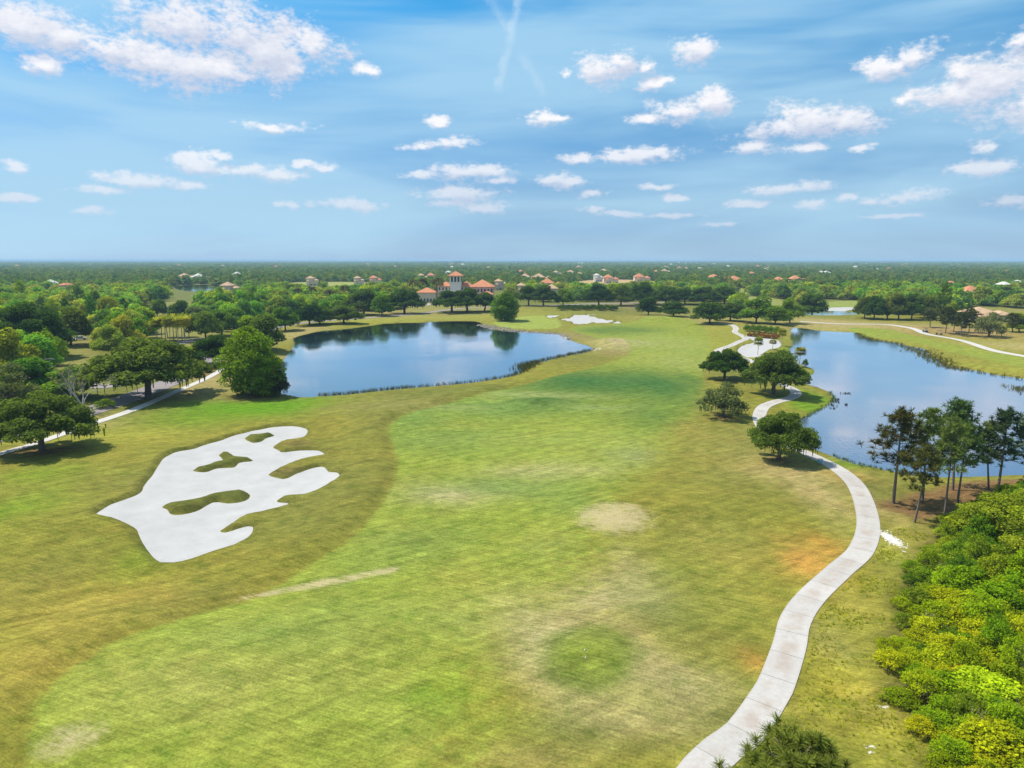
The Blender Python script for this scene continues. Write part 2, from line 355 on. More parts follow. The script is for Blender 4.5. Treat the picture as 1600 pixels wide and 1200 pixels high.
def natural(X, Y):
    f = sstep(900, 300, Y) * sstep(420, 200, np.abs(X))
    z = (0.34 * np.sin(X / 11 + .6) * np.sin(Y / 14 + 1.1) + 0.24 * np.sin(X / 29 + Y / 21 + .4) + 0.08 * np.sin(X / 6.1 - Y / 8.3)) * f
    e_ = sdf(FAIRWAY, X, Y, 12.0); z = z + .5 * sstep(0, 2.4, e_) * sstep(11, 4.5, e_) * (X < np.interp(Y, CL_Y, CL_X)) * sstep(190, 150, Y)
    for x, y, a, b, h in MND:
        z = z + h * np.exp(-((X - x) / a) ** 2 - ((Y - y) / b) ** 2)
    return z
def pond_sd(X, Y):
    d = np.full(X.shape, 30.0)
    for p in PONDS: d = np.minimum(d, sdf(p, X, Y, 14.0))
    return d
def bunker_sd(X, Y):
    d = np.full(X.shape, 30.0)
    for p, isl in BUNKERS:
        e = sdf(p, X, Y, 8.0)
        for q in isl: e = np.maximum(e, -sdf(q, X, Y, 8.0))
        d = np.minimum(d, e)
    return d
def isle_up(X, Y):
    z = 0
    for p in ISLES: z = z + .28 * sstep(0, 1.8, -sdf(p, X, Y, 4.0))
    return z
def base_h(X, Y, psd=None):
    """height without the bunker cut"""
    psd = pond_sd(X, Y) if psd is None else psd
    n = natural(X, Y)
    up = WATER_Z + (n - WATER_Z) * sstep(-1.2, 6.0, psd) + 0.0 * psd
    z0 = WATER_Z + (n - WATER_Z) * sstep(-1.2, 6.0, np.zeros_like(psd))
    out = np.where(psd > 0, WATER_Z + (n - WATER_Z) * (0.10 * np.clip(psd / .5, 0, 1) + 0.90 * sstep(0, 7.0, psd)), WATER_Z + np.maximum(psd * 0.35, -1.6))
    return out
SAND_D = .30
def bunker_cut(b):
    return np.where(b < 8, np.where(b > 0, -SAND_D + (SAND_D + .16) * np.clip(b / .6, 0, 1) - .16 * sstep(.6, 3.0, b), -SAND_D - .4 * np.clip(-b / .6, 0, 1)), 0)
def height(X, Y):
    X = np.atleast_1d(np.asarray(X, float)); Y = np.atleast_1d(np.asarray(Y, float))
    z = base_h(X, Y); b = bunker_sd(X, Y)
    return z + bunker_cut(b)
def H(x, y): return float(height([x], [y])[0])

# ------------------------------------------------------------------ ground sheet
def axis(dense, lo, hi, g, cap, far, g2):
    """half axis coordinates: dense step to lo, growing to cap until hi, then on to the horizon"""
    a = [0.0]
    st = dense
    while a[-1] < lo: a.append(a[-1] + st)
    while a[-1] < hi: st = min(st * g, cap); a.append(a[-1] + st)
    while a[-1] < far: st *= g2; a.append(a[-1] + st)
    return np.array(a)
ax = axis(0.6, 62, 620, 1.035, 6.0, 70000, 1.35)
XS = np.concatenate([-ax[:0:-1], ax])
ay = axis(0.55, 95, 1000, 1.02, 5.0, 70000, 1.3)
YS = np.concatenate([-axis(4, 10, 60, 1.2, 30, 70000, 1.6)[:0:-1] + 30.0, 30.0 + ay])
GX, GY = np.meshgrid(XS, YS); gx = GX.ravel(); gy = GY.ravel()
PSD = pond_sd(gx, gy); BSD = bunker_sd(gx, gy)
gz = base_h(gx, gy, PSD) + bunker_cut(BSD) + isle_up(gx, gy)
_cy = np.array([G(480, 1200)[1], G(690, 800)[1], G(830, 650)[1], G(960, 560)[1], G(1000, 500)[1]]); _cx = np.array([G(480, 1200)[0], G(690, 800)[0], G(830, 650)[0], G(960, 560)[0], G(1000, 500)[0]])
FW = 1.0 + 9.0 * sstep(-3, 3, gx - np.interp(gy, _cy, _cx)) * sstep(190, 95, gy)
FSD = np.minimum(sdf(FAIRWAY, gx, gy, 16.0), sdf(FAIRWAY_E, gx, gy, 12.0))
GSD = sdf(GREEN, gx, gy, 6.0)

C_ROUGH = np.array((.178, .168, .024)); C_FAIR = np.array((.190, .220, .030))
C_LUSH_SHADE = (.034, .100, .022); C_DRY = (.34, .29, .145); C_BRIGHT = (.105, .20, .008); C_RUST = (.43, .20, .042); C_OLIVE = (.125, .128, .028); C_TAN = (.30, .235, .095); C_YEL = (.235, .235, .032); C_WOODS = (.050, .050, .020); C_MULCH = (.145, .075, .038); C_DARK = (.075, .10, .022); C_LITTER = (.20, .145, .075)
rough = np.tile(C_ROUGH, (len(gx), 1)); fair = np.tile(C_FAIR, (len(gx), 1))
def warp(s, a):
    return a * (np.sin(gx / s + 1.3 * np.sin(gy / s * .8)) + .6 * np.sin(gy / s * 1.7 + gx / s * .6 + 2))
def paint(arr, px, py, rx, ry, col, st=1.0, pw=1.0):
    x, y = G(px, py); a = rx * mpp(y); y1 = G(px, py - ry)[1]; y0 = G(px, py + ry)[1]; b = (y1 - y0) / 2; y = (y0 + y1) / 2
    m = (np.abs(gx - x) < 3.2 * a) & (np.abs(gy - y) < 3.2 * b)
    r2 = ((gx[m] - x + warp(a * .35, a * .10)[m]) / a) ** 2 + ((gy[m] - y + warp(b * .4, b * .10)[m]) / b) ** 2
    w = st * np.exp(-r2 ** pw)
    arr[m] = arr[m] * (1 - w[:, None]) + np.array(col) * w[:, None]
def paint_poly(arr, poly, col, st=1.0, soft=3.0):
    d = sdf(poly, gx, gy, soft * 3) + warp(soft * 1.5, soft * .22); w = st * sstep(soft, -soft, d)
    arr[:] = arr * (1 - w[:, None]) + np.array(col) * w[:, None]
# outside the course the land is woodland floor
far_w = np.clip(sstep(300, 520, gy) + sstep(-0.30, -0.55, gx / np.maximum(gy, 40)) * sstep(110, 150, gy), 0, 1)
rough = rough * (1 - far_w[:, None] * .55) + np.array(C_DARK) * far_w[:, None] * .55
for a in [(150, 950, 210, 50, (.255, .195, .036), .65), (40, 1060, 90, 110, (.25, .195, .036), .65), (420, 700 + 60, 330, 50, C_OLIVE, .35), (480, 800, 120, 70, C_OLIVE, .6), (560, 690, 60, 90, C_OLIVE, .4), (620, 640, 120, 18, (.175, .165, .045), .7), (720, 615, 130, 16, C_DARK, .45), (640, 670, 60, 20, C_OLIVE, .3),
          (400, 634, 120, 17, (.085, .19, .006), 1.0, 1.6), (300, 652, 90, 14, C_BRIGHT, .6), (190, 680, 120, 16, C_YEL, .75), (60, 745, 60, 16, C_BRIGHT, .5), (30, 800, 60, 40, C_BRIGHT, .55), (120, 660, 60, 12, C_TAN, .7), (300, 612, 70, 12, C_TAN, .75), (340, 590, 40, 12, C_TAN, .8), (200, 760, 90, 20, C_OLIVE, .5),
          (230, 870, 40, 40, C_BRIGHT, .38), (60, 900, 70, 50, C_OLIVE, .4), (330, 930, 60, 18, C_DARK, .35), (260, 960, 130, 20, C_OLIVE, .35), (420, 700, 60, 20, C_OLIVE, .3),
          (1165, 700, 150, 50, (.20, .18, .045), .6), (1180, 760, 170, 40, C_OLIVE, .42), (1250, 740, 90, 28, C_TAN, .65), (1300, 790, 40, 60, C_TAN, .75), (1330, 745, 30, 14, C_RUST, .4), (1262, 880, 40, 30, C_RUST, .95), (1290, 850, 28, 20, C_RUST, .5), (1180, 1030, 22, 18, C_RUST, .6), (1120, 860, 120, 45, (.205, .19, .04), .6), (1090, 820, 90, 30, C_OLIVE, .3),
          (1030, 950, 60, 40, C_DARK, .65), (1150, 950, 90, 35, (.20, .205, .035), .6), (1130, 1000, 90, 26, C_OLIVE, .45), (1060, 900, 60, 30, (.15, .17, .03), .6), (985, 890, 40, 45, C_DRY, .35), (930, 930, 110, 40, C_DRY, .45), (860, 1010, 90, 55, C_DRY, .5), (1080, 1080, 90, 55, C_DRY, .42), (1000, 1130, 120, 30, C_DRY, .35), (1010, 1165, 150, 18, C_OLIVE, .5),
          (1130, 1120, 60, 26, C_DARK, .4), (860, 1140, 90, 22, C_DARK, .45), (830, 1190, 130, 26, C_TAN, .35), (1110, 1180, 60, 20, C_YEL, .4),
          (1130, 545, 70, 22, C_YEL, .75), (1160, 560, 40, 14, C_YEL, .55), (1100, 515, 90, 12, C_YEL, .6), (1150, 590, 60, 26, C_OLIVE, .5), (1110, 640, 55, 40, C_OLIVE, .55), (1180, 690, 60, 22, C_OLIVE, .3), (1230, 600, 30, 20, C_OLIVE, .3), (980, 540, 60, 10, C_DRY, .65), (915, 525, 40, 7, C_LITTER, .55), (900, 560, 70, 10, C_OLIVE, .55),
          (960, 551, 26, 5, C_LITTER, .4), (1080, 500, 90, 8, C_TAN, .45), (960, 487, 120, 8, C_OLIVE, .5), (1000, 478, 40, 8, C_LITTER, .7), (830, 490, 60, 8, C_YEL, .5),
          (1270, 635, 34, 14, C_BRIGHT, .9), (1285, 622, 18, 14, C_BRIGHT, .9), (1264, 582, 16, 8, C_BRIGHT, .8), (1225, 543, 18, 5, C_BRIGHT, .6), (1320, 722, 40, 8, C_BRIGHT, .7), (1200, 555, 60, 14, C_OLIVE, .4), (1150, 574, 30, 10, C_DARK, .5),
          (1370, 512, 140, 8, C_TAN, .85), (1500, 520, 90, 9, (.27, .17, .075), .85), (1590, 540, 70, 9, C_TAN, .9), (1290, 503, 60, 6, C_TAN, .9), (1460, 535, 130, 14, C_YEL, .45), (1580, 575, 90, 14, C_YEL, .5), (1330, 516, 80, 5, C_YEL, .4),
          (640, 490, 100, 7, C_TAN, .85), (560, 503, 120, 6, C_YEL, .7), (720, 494, 90, 6, C_YEL, .6), (480, 515, 30, 7, C_TAN, .8), (437, 560, 14, 26, C_TAN, .85), (430, 530, 24, 12, C_TAN, .7), (760, 480, 60, 4, C_TAN, .5),
          (1390, 800, 26, 40, C_TAN, .5), (1350, 960, 60, 60, (.25, .225, .04), .6), (1330, 1060, 50, 60, (.30, .27, .02), .75), (1300, 1010, 40, 40, (.22, .19, .07), .5), (1400, 870, 30, 60, (.21, .215, .03), .8), (1390, 1120, 50, 60, C_LITTER, .35), (1440, 1160, 90, 60, (.25, .24, .025), .7), (1360, 760, 30, 20, C_DARK, .5), (1430, 760, 60, 12, C_DARK, .35)]:
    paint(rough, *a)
for a in [(925, 600, 150, 26, C_LUSH_SHADE, .95), (1040, 610, 60, 30, C_LUSH_SHADE, .8), (760, 640, 150, 16, (.10, .175, .04), .7), (1020, 690 - 30, 60, 22, C_LUSH_SHADE, .5), (850, 632, 45, 8, C_LUSH_SHADE, .7), (700, 690, 110, 24, (.12, .18, .035), .8), (650, 660, 50, 14, (.11, .175, .035), .7), (900, 560 - 20, 60, 8, (.10, .17, .05), .5), (980, 515, 60, 6, C_LUSH_SHADE, .6), (930, 517, 30, 5, C_LUSH_SHADE, .5), (1040, 540, 70, 16, (.21, .24, .06), .7),  # lush fairway band, with cloud shadow painted into its dark green
          (1060, 565, 60, 10, (.22, .24, .06), .7), (1080, 590, 16, 14, C_LUSH_SHADE, .5), (900, 690, 160, 22, (.20, .235, .045), .7), (700, 770, 80, 18, C_DRY, .55), (860, 735, 110, 14, C_DRY, .4), (800, 760, 130, 20, (.10, .17, .045), .55), (900, 790, 60, 20, (.10, .165, .045), .4), (640, 850, 110, 40, (.14, .19, .04), .6), (1000, 715, 50, 16, (.20, .23, .09), .6), (520, 905, 60, 18, (.135, .195, .038), .5),
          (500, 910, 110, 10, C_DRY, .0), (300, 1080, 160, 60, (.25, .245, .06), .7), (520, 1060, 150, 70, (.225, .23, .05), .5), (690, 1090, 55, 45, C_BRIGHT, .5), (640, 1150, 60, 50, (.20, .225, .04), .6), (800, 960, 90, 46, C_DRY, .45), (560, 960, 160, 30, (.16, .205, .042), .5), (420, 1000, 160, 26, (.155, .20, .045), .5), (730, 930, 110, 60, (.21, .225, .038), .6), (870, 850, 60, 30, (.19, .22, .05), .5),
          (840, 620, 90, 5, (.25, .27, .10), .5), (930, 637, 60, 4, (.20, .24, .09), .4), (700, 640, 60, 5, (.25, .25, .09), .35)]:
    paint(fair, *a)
strip = gpoly([(370, 937), (400, 922), (460, 908), (540, 895), (620, 883), (621, 892), (560, 903), (480, 918), (420, 927)], 0, 2)

for arr in (rough, fair):
    paint(arr, 915, 1045, 125, 80, C_DRY, .42, 2.0); paint_poly(arr, TEE, (.105, .140, .018), .85, 1.1); paint_poly(arr, TEE_IN, (.175, .205, .030), .7, 1.0); paint(arr, 916, 1032, 30, 14, (.13, .17, .02), .55); paint_poly(arr, GREEN, (.23, .27, .05), .9, 1.2)
PINE_BED = gpoly([(1368, 785), (1420, 772), (1500, 752), (1560, 748), (1640, 748), (1660, 780), (1560, 800), (1480, 800), (1440, 815), (1410, 800)])
paint_poly(rough, PINE_BED, C_MULCH, .8, 1.2)
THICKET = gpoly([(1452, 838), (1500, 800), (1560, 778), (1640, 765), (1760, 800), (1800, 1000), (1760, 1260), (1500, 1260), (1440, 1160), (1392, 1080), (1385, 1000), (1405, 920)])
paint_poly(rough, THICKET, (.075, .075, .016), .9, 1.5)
for c in [(65, 706, 52, 9), (232, 620, 34, 5), (334, 572, 26, 5), (318, 585, 22, 5), (115, 535, 26, 5), (1130, 655, 13, 4), (1217, 717, 16, 5), (395, 618, 45, 5)]:
    paint(rough, *c, C_MULCH, .85)
FAR_LAWNS = [gpoly([(425, 458), (450, 442), (520, 440.5), (600, 441.5), (645, 447), (600, 459), (500, 463)]), gpoly([(1284, 481), (1290, 472), (1340, 470), (1352, 476), (1345, 484)]), gpoly([(880, 452), (915, 438), (1000, 437.5), (1030, 443), (1010, 456), (930, 458)]), gpoly([(1240, 478), (1210, 466), (1160, 464), (1165, 476)]), gpoly([(1140, 466), (1155, 450), (1172, 456), (1160, 466)]), gpoly([(262, 470), (275, 446), (362, 446), (378, 470), (320, 474)])]
LAWN_C = [(.24, .25, .06), (.20, .23, .05), (.38, .27, .12), (.20, .21, .05), (.2, .22, .05), (.12, .13, .03)]
_old = [(.22, .24, .06), (.20, .23, .05), (.34, .25, .12), (.20, .21, .05), (.2, .22, .05)]
CLEARINGS = [gpoly([(86, 600), (140, 600), (150, 540), (145, 527), (95, 527)], 0, 2), gpoly([(230, 572), (300, 563), (338, 545), (338, 517), (300, 509), (240, 509)], 0, 2), gpoly([(210, 504), (225, 480), (240, 473), (300, 472), (308, 486), (298, 502)], 0, 2), gpoly([(640, 492), (650, 470), (760, 463), (800, 470), (790, 488)]), gpoly([(1500, 492), (1540, 480), (1620, 486), (1620, 500), (1540, 502)])]
for L, c in zip(FAR_LAWNS, LAWN_C): paint_poly(rough, L, c, 1.0, 4.0)
for L in CLEARINGS: paint_poly(rough, L, (.20, .185, .05), .75, 2.5)
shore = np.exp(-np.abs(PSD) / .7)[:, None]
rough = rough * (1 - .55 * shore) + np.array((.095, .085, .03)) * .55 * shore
for P_ in ISLES: paint_poly(rough, P_, (.088, .098, .018), .9, .5)
for zz_ in [(440, 735, 30, 8), (465, 690, 26, 7)]: paint(rough, *zz_, (.12, .085, .03), .7)
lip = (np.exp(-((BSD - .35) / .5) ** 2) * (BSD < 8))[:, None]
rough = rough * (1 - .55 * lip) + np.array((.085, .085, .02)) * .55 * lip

def ground_material():
    m, q, out = new_mat('grass_ground')
    geo = q.add('ShaderNodeNewGeometry'); pos = geo.outputs['Position']
    cr = q.attr('rough_col', 0); cf = q.attr('fair_col', 0); fs = q.attr('fair_sd'); gs = q.attr('white')
    wd = q.attr('fair_w'); edge = q.math('ADD', q.math('DIVIDE', fs, wd), q.math('MULTIPLY', q.math('SUBTRACT', q.noise(pos, 0.9, 4, 0.6), 0.5), 1.5))
    c = q.mix(q.ramp(edge, 0.45, -0.45), cr, cf)
    # streaks of mowing and grain, stretched along the hole
    rot = q.add('ShaderNodeVectorRotate', rotation_type='Z_AXIS'); q.l.new(pos, rot.inputs[0]); rot.inputs['Angle'].default_value = R(-32)
    st = q.noise(q.vmath('MULTIPLY', rot.outputs[0], (0.16, 1.1, 0.4)), 1.0, 5, 0.62, dist=0.6)
    rot2 = q.add('ShaderNodeVectorRotate', rotation_type='Z_AXIS'); q.l.new(pos, rot2.inputs[0]); rot2.inputs['Angle'].default_value = R(20)
    st2 = q.noise(q.vmath('MULTIPLY', rot2.outputs[0], (0.45, 3.6, 0.4)), 1.0, 4, 0.65, dist=0.8)
    mot = q.noise(pos, 0.11, 6, 0.62); mot2 = q.noise(pos, 0.55, 6, 0.68); fine = q.noise(pos, 5.5, 6, 0.75)
    f = q.math('MULTIPLY', q.ramp(st, 0.25, 0.75, 0.70, 1.30, 'LINEAR'), q.ramp(st2, 0.25, 0.75, 0.66, 1.34, 'LINEAR'))
    f = q.math('MULTIPLY', f, q.ramp(mot2, 0.25, 0.75, 0.68, 1.32, 'LINEAR'))
    f = q.math('MULTIPLY', f, q.ramp(fine, 0.25, 0.75, 0.48, 1.52, 'LINEAR'))
    v = q.vmath('SCALE', c); q.put(v.node.inputs['Scale'], f)
    warm = q.mix(q.ramp(mot, 0.42, 0.72, 0.0, 0.55), v, q.vmath('MULTIPLY', v, (1.22, 1.02, 1.15)))
    grn = q.mix(q.ramp(mot2, 0.50, 0.28, 0.0, 0.6), warm, q.vmath('MULTIPLY', warm, (0.74, 1.0, 0.62)))
    wo = q.math('ADD', q.attr('worn'), q.math('MULTIPLY', q.math('SUBTRACT', q.math('ADD', q.math('MULTIPLY', q.noise(pos, 0.7, 7, 0.78), .6), q.math('MULTIPLY', st2, .4)), 0.5), 2.6))
    wc = q.vmath('SCALE', (.40, .325, .175)); q.put(wc.node.inputs['Scale'], q.ramp(fine, .25, .75, .72, 1.3, 'LINEAR'))
    grn = q.mix(q.math('MULTIPLY', q.ramp(wo, .28, 1.15), .85), grn, wc)
    # bare white sand showing through beside the path
    wn = q.math('ADD', gs, q.math('MULTIPLY', q.math('SUBTRACT', q.noise(pos, 1.6, 5, 0.7), 0.5), 1.7))
    grn = q.mix(q.ramp(wn, 0.55, 0.75), grn, (.58, .54, .47, 1))
    b = q.add('ShaderNodeBsdfPrincipled'); q.l.new(grn, b.inputs['Base Color']); b.inputs['Roughness'].default_value = 0.95; b.inputs['Specular IOR Level'].default_value = 0.08
    bp = q.add('ShaderNodeBump'); bp.inputs['Strength'].default_value = 0.55; bp.inputs['Distance'].default_value = 0.12
    q.l.new(q.math('ADD', q.math('MULTIPLY', fine, .5), mot2), bp.inputs['Height']); q.l.new(bp.outputs[0], b.inputs['Normal'])
    q.l.new(b.outputs[0], out.inputs[0]); return m
white = np.zeros(len(gx))
for (px, py, rx, ry, s) in [(1391, 838, 10, 16, 1.0), (1378, 1102, 22, 8, .62), (1362, 1168, 16, 14, .62), (1330, 985, 40, 30, .25), (1345, 1050, 30, 40, .2), (1400, 1080, 12, 30, .3), (160, 800, 14, 6, .5)]:
    x, y = G(px, py); a = rx * mpp(y); b = (G(px, py - ry)[1] - G(px, py + ry)[1]) / 2
    white = np.maximum(white, s * np.exp(-(((gx - x) / a) ** 2 + ((gy - y) / b) ** 2) ** 1.5))
white = np.maximum(white, .42 * sstep(.55, .1, np.abs(PSD - .4)) * ((gx > 0) | (gx < -60)) * (gy > 160) * (gy < 400))
worn = np.zeros(len(gx))
for (px, py, rx, ry, s_) in [(960, 814, 66, 24, 1.0), (110, 1165, 62, 36, .78), (700, 772, 60, 12, .50), (930, 940, 60, 22, .5), (830, 965, 70, 22, .48), (985, 538, 50, 7, .62), (860, 1000, 60, 30, .42), (1080, 1075, 60, 40, .42), (800, 732, 70, 8, .42)]:
    x, y = G(px, py); a = rx * mpp(y); y1 = G(px, py - ry)[1]; y0 = G(px, py + ry)[1]
    worn = np.maximum(worn, s_ * np.exp(-(((gx - x) / a) ** 2 + ((gy - (y0 + y1) / 2) / ((y1 - y0) / 2)) ** 2) ** 1.6))
worn = np.maximum(worn, .85 * sstep(.7, -.5, sdf(strip, gx, gy, 3.0)))
nx, ny = len(XS), len(YS)
ii, jj = np.meshgrid(np.arange(ny - 1), np.arange(nx - 1), indexing='ij'); k0 = (ii * nx + jj).ravel()
GF = np.stack([k0, k0 + 1, k0 + nx + 1, k0 + nx], -1)
one = np.ones((len(gx), 1))
M_GROUND = ground_material()
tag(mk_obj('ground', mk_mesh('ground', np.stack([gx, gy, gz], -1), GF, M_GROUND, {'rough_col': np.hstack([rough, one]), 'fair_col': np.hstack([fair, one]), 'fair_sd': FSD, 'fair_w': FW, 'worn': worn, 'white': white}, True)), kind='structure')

# ------------------------------------------------------------------ water
def water_material(name, deep, wave, ):
    m, q, out = new_mat(name)
    geo = q.add('ShaderNodeNewGeometry'); pos = geo.outputs['Position']
    w1 = q.noise(q.vmath('MULTIPLY', pos, (1.0, 0.6, 1)), 1.6, 3, 0.6); w2 = q.noise(pos, 0.035, 3, 0.55)
    bp = q.add('ShaderNodeBump'); bp.inputs['Distance'].default_value = 0.10
    q.l.new(q.ramp(w2, 0.40, 0.60, wave * .2, wave), bp.inputs['Strength']); q.l.new(w1, bp.inputs['Height'])
    d = q.add('ShaderNodeBsdfDiffuse'); d.inputs[0].default_value = (*deep, 1)
    g = q.add('ShaderNodeBsdfGlossy'); g.inputs['Roughness'].default_value = .05; g.inputs[0].default_value = (.95, .97, 1, 1); q.l.new(bp.outputs[0], g.inputs['Normal'])
    fr = q.add('ShaderNodeFresnel'); fr.inputs['IOR'].default_value = 1.36
    mx = q.add('ShaderNodeMixShader'); q.l.new(q.math('MULTIPLY', fr.outputs[0], 1.75, clamp=True), mx.inputs[0]); q.l.new(d.outputs[0], mx.inputs[1]); q.l.new(g.outputs[0], mx.inputs[2])
    q.l.new(mx.outputs[0], out.inputs[0]); return m
M_WATER = water_material('pond_water', (.018, .050, .095), .22)
M_WATER2 = water_material('pond_water_east', (.10, .135, .195), .22)
def sheet(name, poly, z, mat, grow=2.0):
    """flat water sheet a little wider than its shoreline, its edge under the bank"""
    c = poly.mean(0); n = len(poly)
    T = np.roll(poly, -1, 0) - np.roll(poly, 1, 0); N = np.stack([T[:, 1], -T[:, 0]], -1); N /= np.linalg.norm(N, axis=1)[:, None] + 1e-9
    area = 0.5 * np.sum(poly[:, 0] * np.roll(poly[:, 1], -1) - np.roll(poly[:, 0], -1) * poly[:, 1])
    if area < 0: N = -N
    P = poly + N * grow
    lo, hi = P.min(0), P.max(0)
    me = mk_mesh(name, [(lo[0], lo[1], z), (hi[0], lo[1], z), (hi[0], hi[1], z), (lo[0], hi[1], z)], np.array([[0, 1, 2, 3]]), mat)
    return tag(mk_obj(name, me), kind='structure')
def grid_sheet(name, poly, step, zf, mat, margin=1.0, attrs=None, sdfun=None, keep=0.9):
    lo, hi = poly.min(0) - margin, poly.max(0) + margin
    xs = np.arange(lo[0], hi[0] + step, step); ys = np.arange(lo[1], hi[1] + step, step)
    A, B = np.meshgrid(xs, ys); x = A.ravel(); y = B.ravel()
    sd = (sdfun or (lambda X, Y: sdf(poly, X, Y, 8.0)))(x, y); ok = sd < keep
    nx_, ny_ = len(xs), len(ys); i, j = np.meshgrid(np.arange(ny_ - 1), np.arange(nx_ - 1), indexing='ij'); k = (i * nx_ + j).ravel()
    F = np.stack([k, k + 1, k + nx_ + 1, k + nx_], -1); F = F[ok[F].all(1)]
    used = np.unique(F); mp = np.full(len(x), -1); mp[used] = np.arange(len(used))
    return mk_mesh(name, np.stack([x, y, zf(x, y)], -1)[used], mp[F], mat, None, True)
for nm, P, mt in (('pond', POND_W, M_WATER), ('pond', POND_E, M_WATER2), ('pond', POND_N, M_WATER), ('lake', LAKE, M_WATER)):
    st = 1.0 if P is POND_W or P is POND_E else 2.5
    tag(mk_obj(nm, grid_sheet(nm, P, st, lambda x, y: np.full(x.shape, WATER_Z), mt, 3.0, None, None, 2.2)), kind='structure')

# ------------------------------------------------------------------ sand
def sand_material():
    m, q, out = new_mat('bunker_sand')
    geo = q.add('ShaderNodeNewGeometry'); pos = geo.outputs['Position']
    n = q.noise(pos, 0.35, 5, 0.6); rk = q.noise(q.vmath('MULTIPLY', pos, (3.0, 9.0, 1)), 1.0, 3, 0.6); g = q.noise(pos, 14, 3, .7)
    f = q.math('MULTIPLY', q.ramp(n, .25, .75, .90, 1.08, 'LINEAR'), q.ramp(q.math('ADD', rk, g), .6, 1.4, .88, 1.12, 'LINEAR'))
    v = q.vmath('SCALE', (.405, .392, .385)); q.put(v.node.inputs['Scale'], f)
    b = q.add('ShaderNodeBsdfPrincipled'); q.l.new(v, b.inputs['Base Color']); b.inputs['Roughness'].default_value = .95; b.inputs['Specular IOR Level'].default_value = .1
    bp = q.add('ShaderNodeBump'); bp.inputs['Strength'].default_value = .25; bp.inputs['Distance'].default_value = .03
    q.l.new(rk, bp.inputs['Height']); q.l.new(bp.outputs[0], b.inputs['Normal']); q.l.new(b.outputs[0], out.inputs[0]); return m
M_SAND = sand_material()
def main_sd(X, Y):
    e = sdf(BUNK_MAIN, X, Y, 8.0)
    for p in ISLES: e = np.maximum(e, -sdf(p, X, Y, 8.0))
    return e
sand_z = lambda x, y: base_h(x, y) - SAND_D + .035 * np.sin(x / 1.1 + 1.7 * np.sin(y / 1.9)) * np.sin(y / 1.4 + x / 3.1) - .12 * sstep(.3, 3.0, -bunker_sd(x, y))
for P, isl in BUNKERS:
    st = .5 if isl else (.8 if P is BUNK_WASTE or P is BUNK_POINT else 1.5)
    tag(mk_obj('sand_bunker', grid_sheet('sand_bunker', P, st, sand_z, M_SAND, 2, None, main_sd if isl else None, .7 if isl else 1.2)), kind='structure')

# ------------------------------------------------------------------ paths and roads
def concrete(name, col, stain, s=1.0):
    m, q, out = new_mat(name)
    geo = q.add('ShaderNodeNewGeometry'); pos = geo.outputs['Position']; t = q.attr('across')
    oi = q.add('ShaderNodeObjectInfo')
    n = q.noise(pos, .35, 5, .65); n2 = q.noise(pos, 3.0, 4, .7)
    w = q.math('MULTIPLY', q.ramp(q.math('ABSOLUTE', t), .85, .15), q.ramp(n, .40, .66))
    v = q.vmath('SCALE', col); q.put(v.node.inputs['Scale'], q.math('MULTIPLY', q.ramp(n2, .25, .75, .88, 1.10, 'LINEAR'), q.ramp(oi.outputs['Random'], 0, 1, .93, 1.05, 'LINEAR')))
    c = q.mix(q.math('MULTIPLY', w, s), v, stain)
    c = q.mix(q.math('MULTIPLY', q.ramp(q.math('ABSOLUTE', t), .86, 1.0), q.ramp(n2, .4, .65, 0, .5)), c, (.30, .25, .17, 1))
    b = q.add('ShaderNodeBsdfPrincipled'); q.l.new(c, b.inputs['Base Color']); b.inputs['Roughness'].default_value = .85; b.inputs['Specular IOR Level'].default_value = .2
    bp = q.add('ShaderNodeBump'); bp.inputs['Strength'].default_value = .2; bp.inputs['Distance'].default_value = .02
    q.l.new(n2, bp.inputs['Height']); q.l.new(bp.outputs[0], b.inputs['Normal']); q.l.new(b.outputs[0], out.inputs[0]); return m
M_PATH = concrete('cart_path_concrete', (.435, .405, .380), (.335, .265, .215, 1), .7)
M_WALK = concrete('sidewalk_concrete', (.47, .44, .41), (.40, .35, .31, 1), .5)
M_ROAD = concrete('paver_road', (.25, .215, .215), (.29, .235, .22, 1), .8)
M_SANDROAD = concrete('far_road', (.36, .30, .25), (.30, .25, .2, 1), .6)
def resample(P, step):
    P = np.asarray(P); d = np.concatenate([[0], np.cumsum(np.linalg.norm(np.diff(P, axis=0), axis=1))])
    n = max(2, int(round(d[-1] / step)) + 1); t = np.linspace(0, d[-1], n)
    return np.stack([np.interp(t, d, P[:, 0]), np.interp(t, d, P[:, 1])], -1)
def path_line(pts, step): return resample(smooth_poly([G(x, y) for x, y in pts], 8, False), step)
def normals(P):
    T = np.gradient(P, axis=0); T /= np.linalg.norm(T, axis=1)[:, None]; return np.stack([T[:, 1], -T[:, 0]], -1)
def ribbon(name, pts, width, mat, lift=.06, step=2.0):
    P = path_line(pts, step); N = normals(P); n = len(P); V = []; A = []
    for o, dz in ((-.5, -.4), (-.5, 0), (-.17, 0), (.17, 0), (.5, 0), (.5, -.4)):
        Q = P + N * o * width; z = height(Q[:, 0], Q[:, 1]) + lift + dz; V.append(np.column_stack([Q, z])); A.append(np.full(n, o * 2))
    V = np.stack(V, 1).reshape(-1, 3); A = np.stack(A, 1).ravel()
    i = np.arange(n - 1)[:, None] * 6 + np.arange(5)[None]
    F = np.stack([i, i + 1, i + 7, i + 6], -1).reshape(-1, 4)
    return tag(mk_obj(name, mk_mesh(name, V, F, mat, {'across': A}, False)), kind='structure')
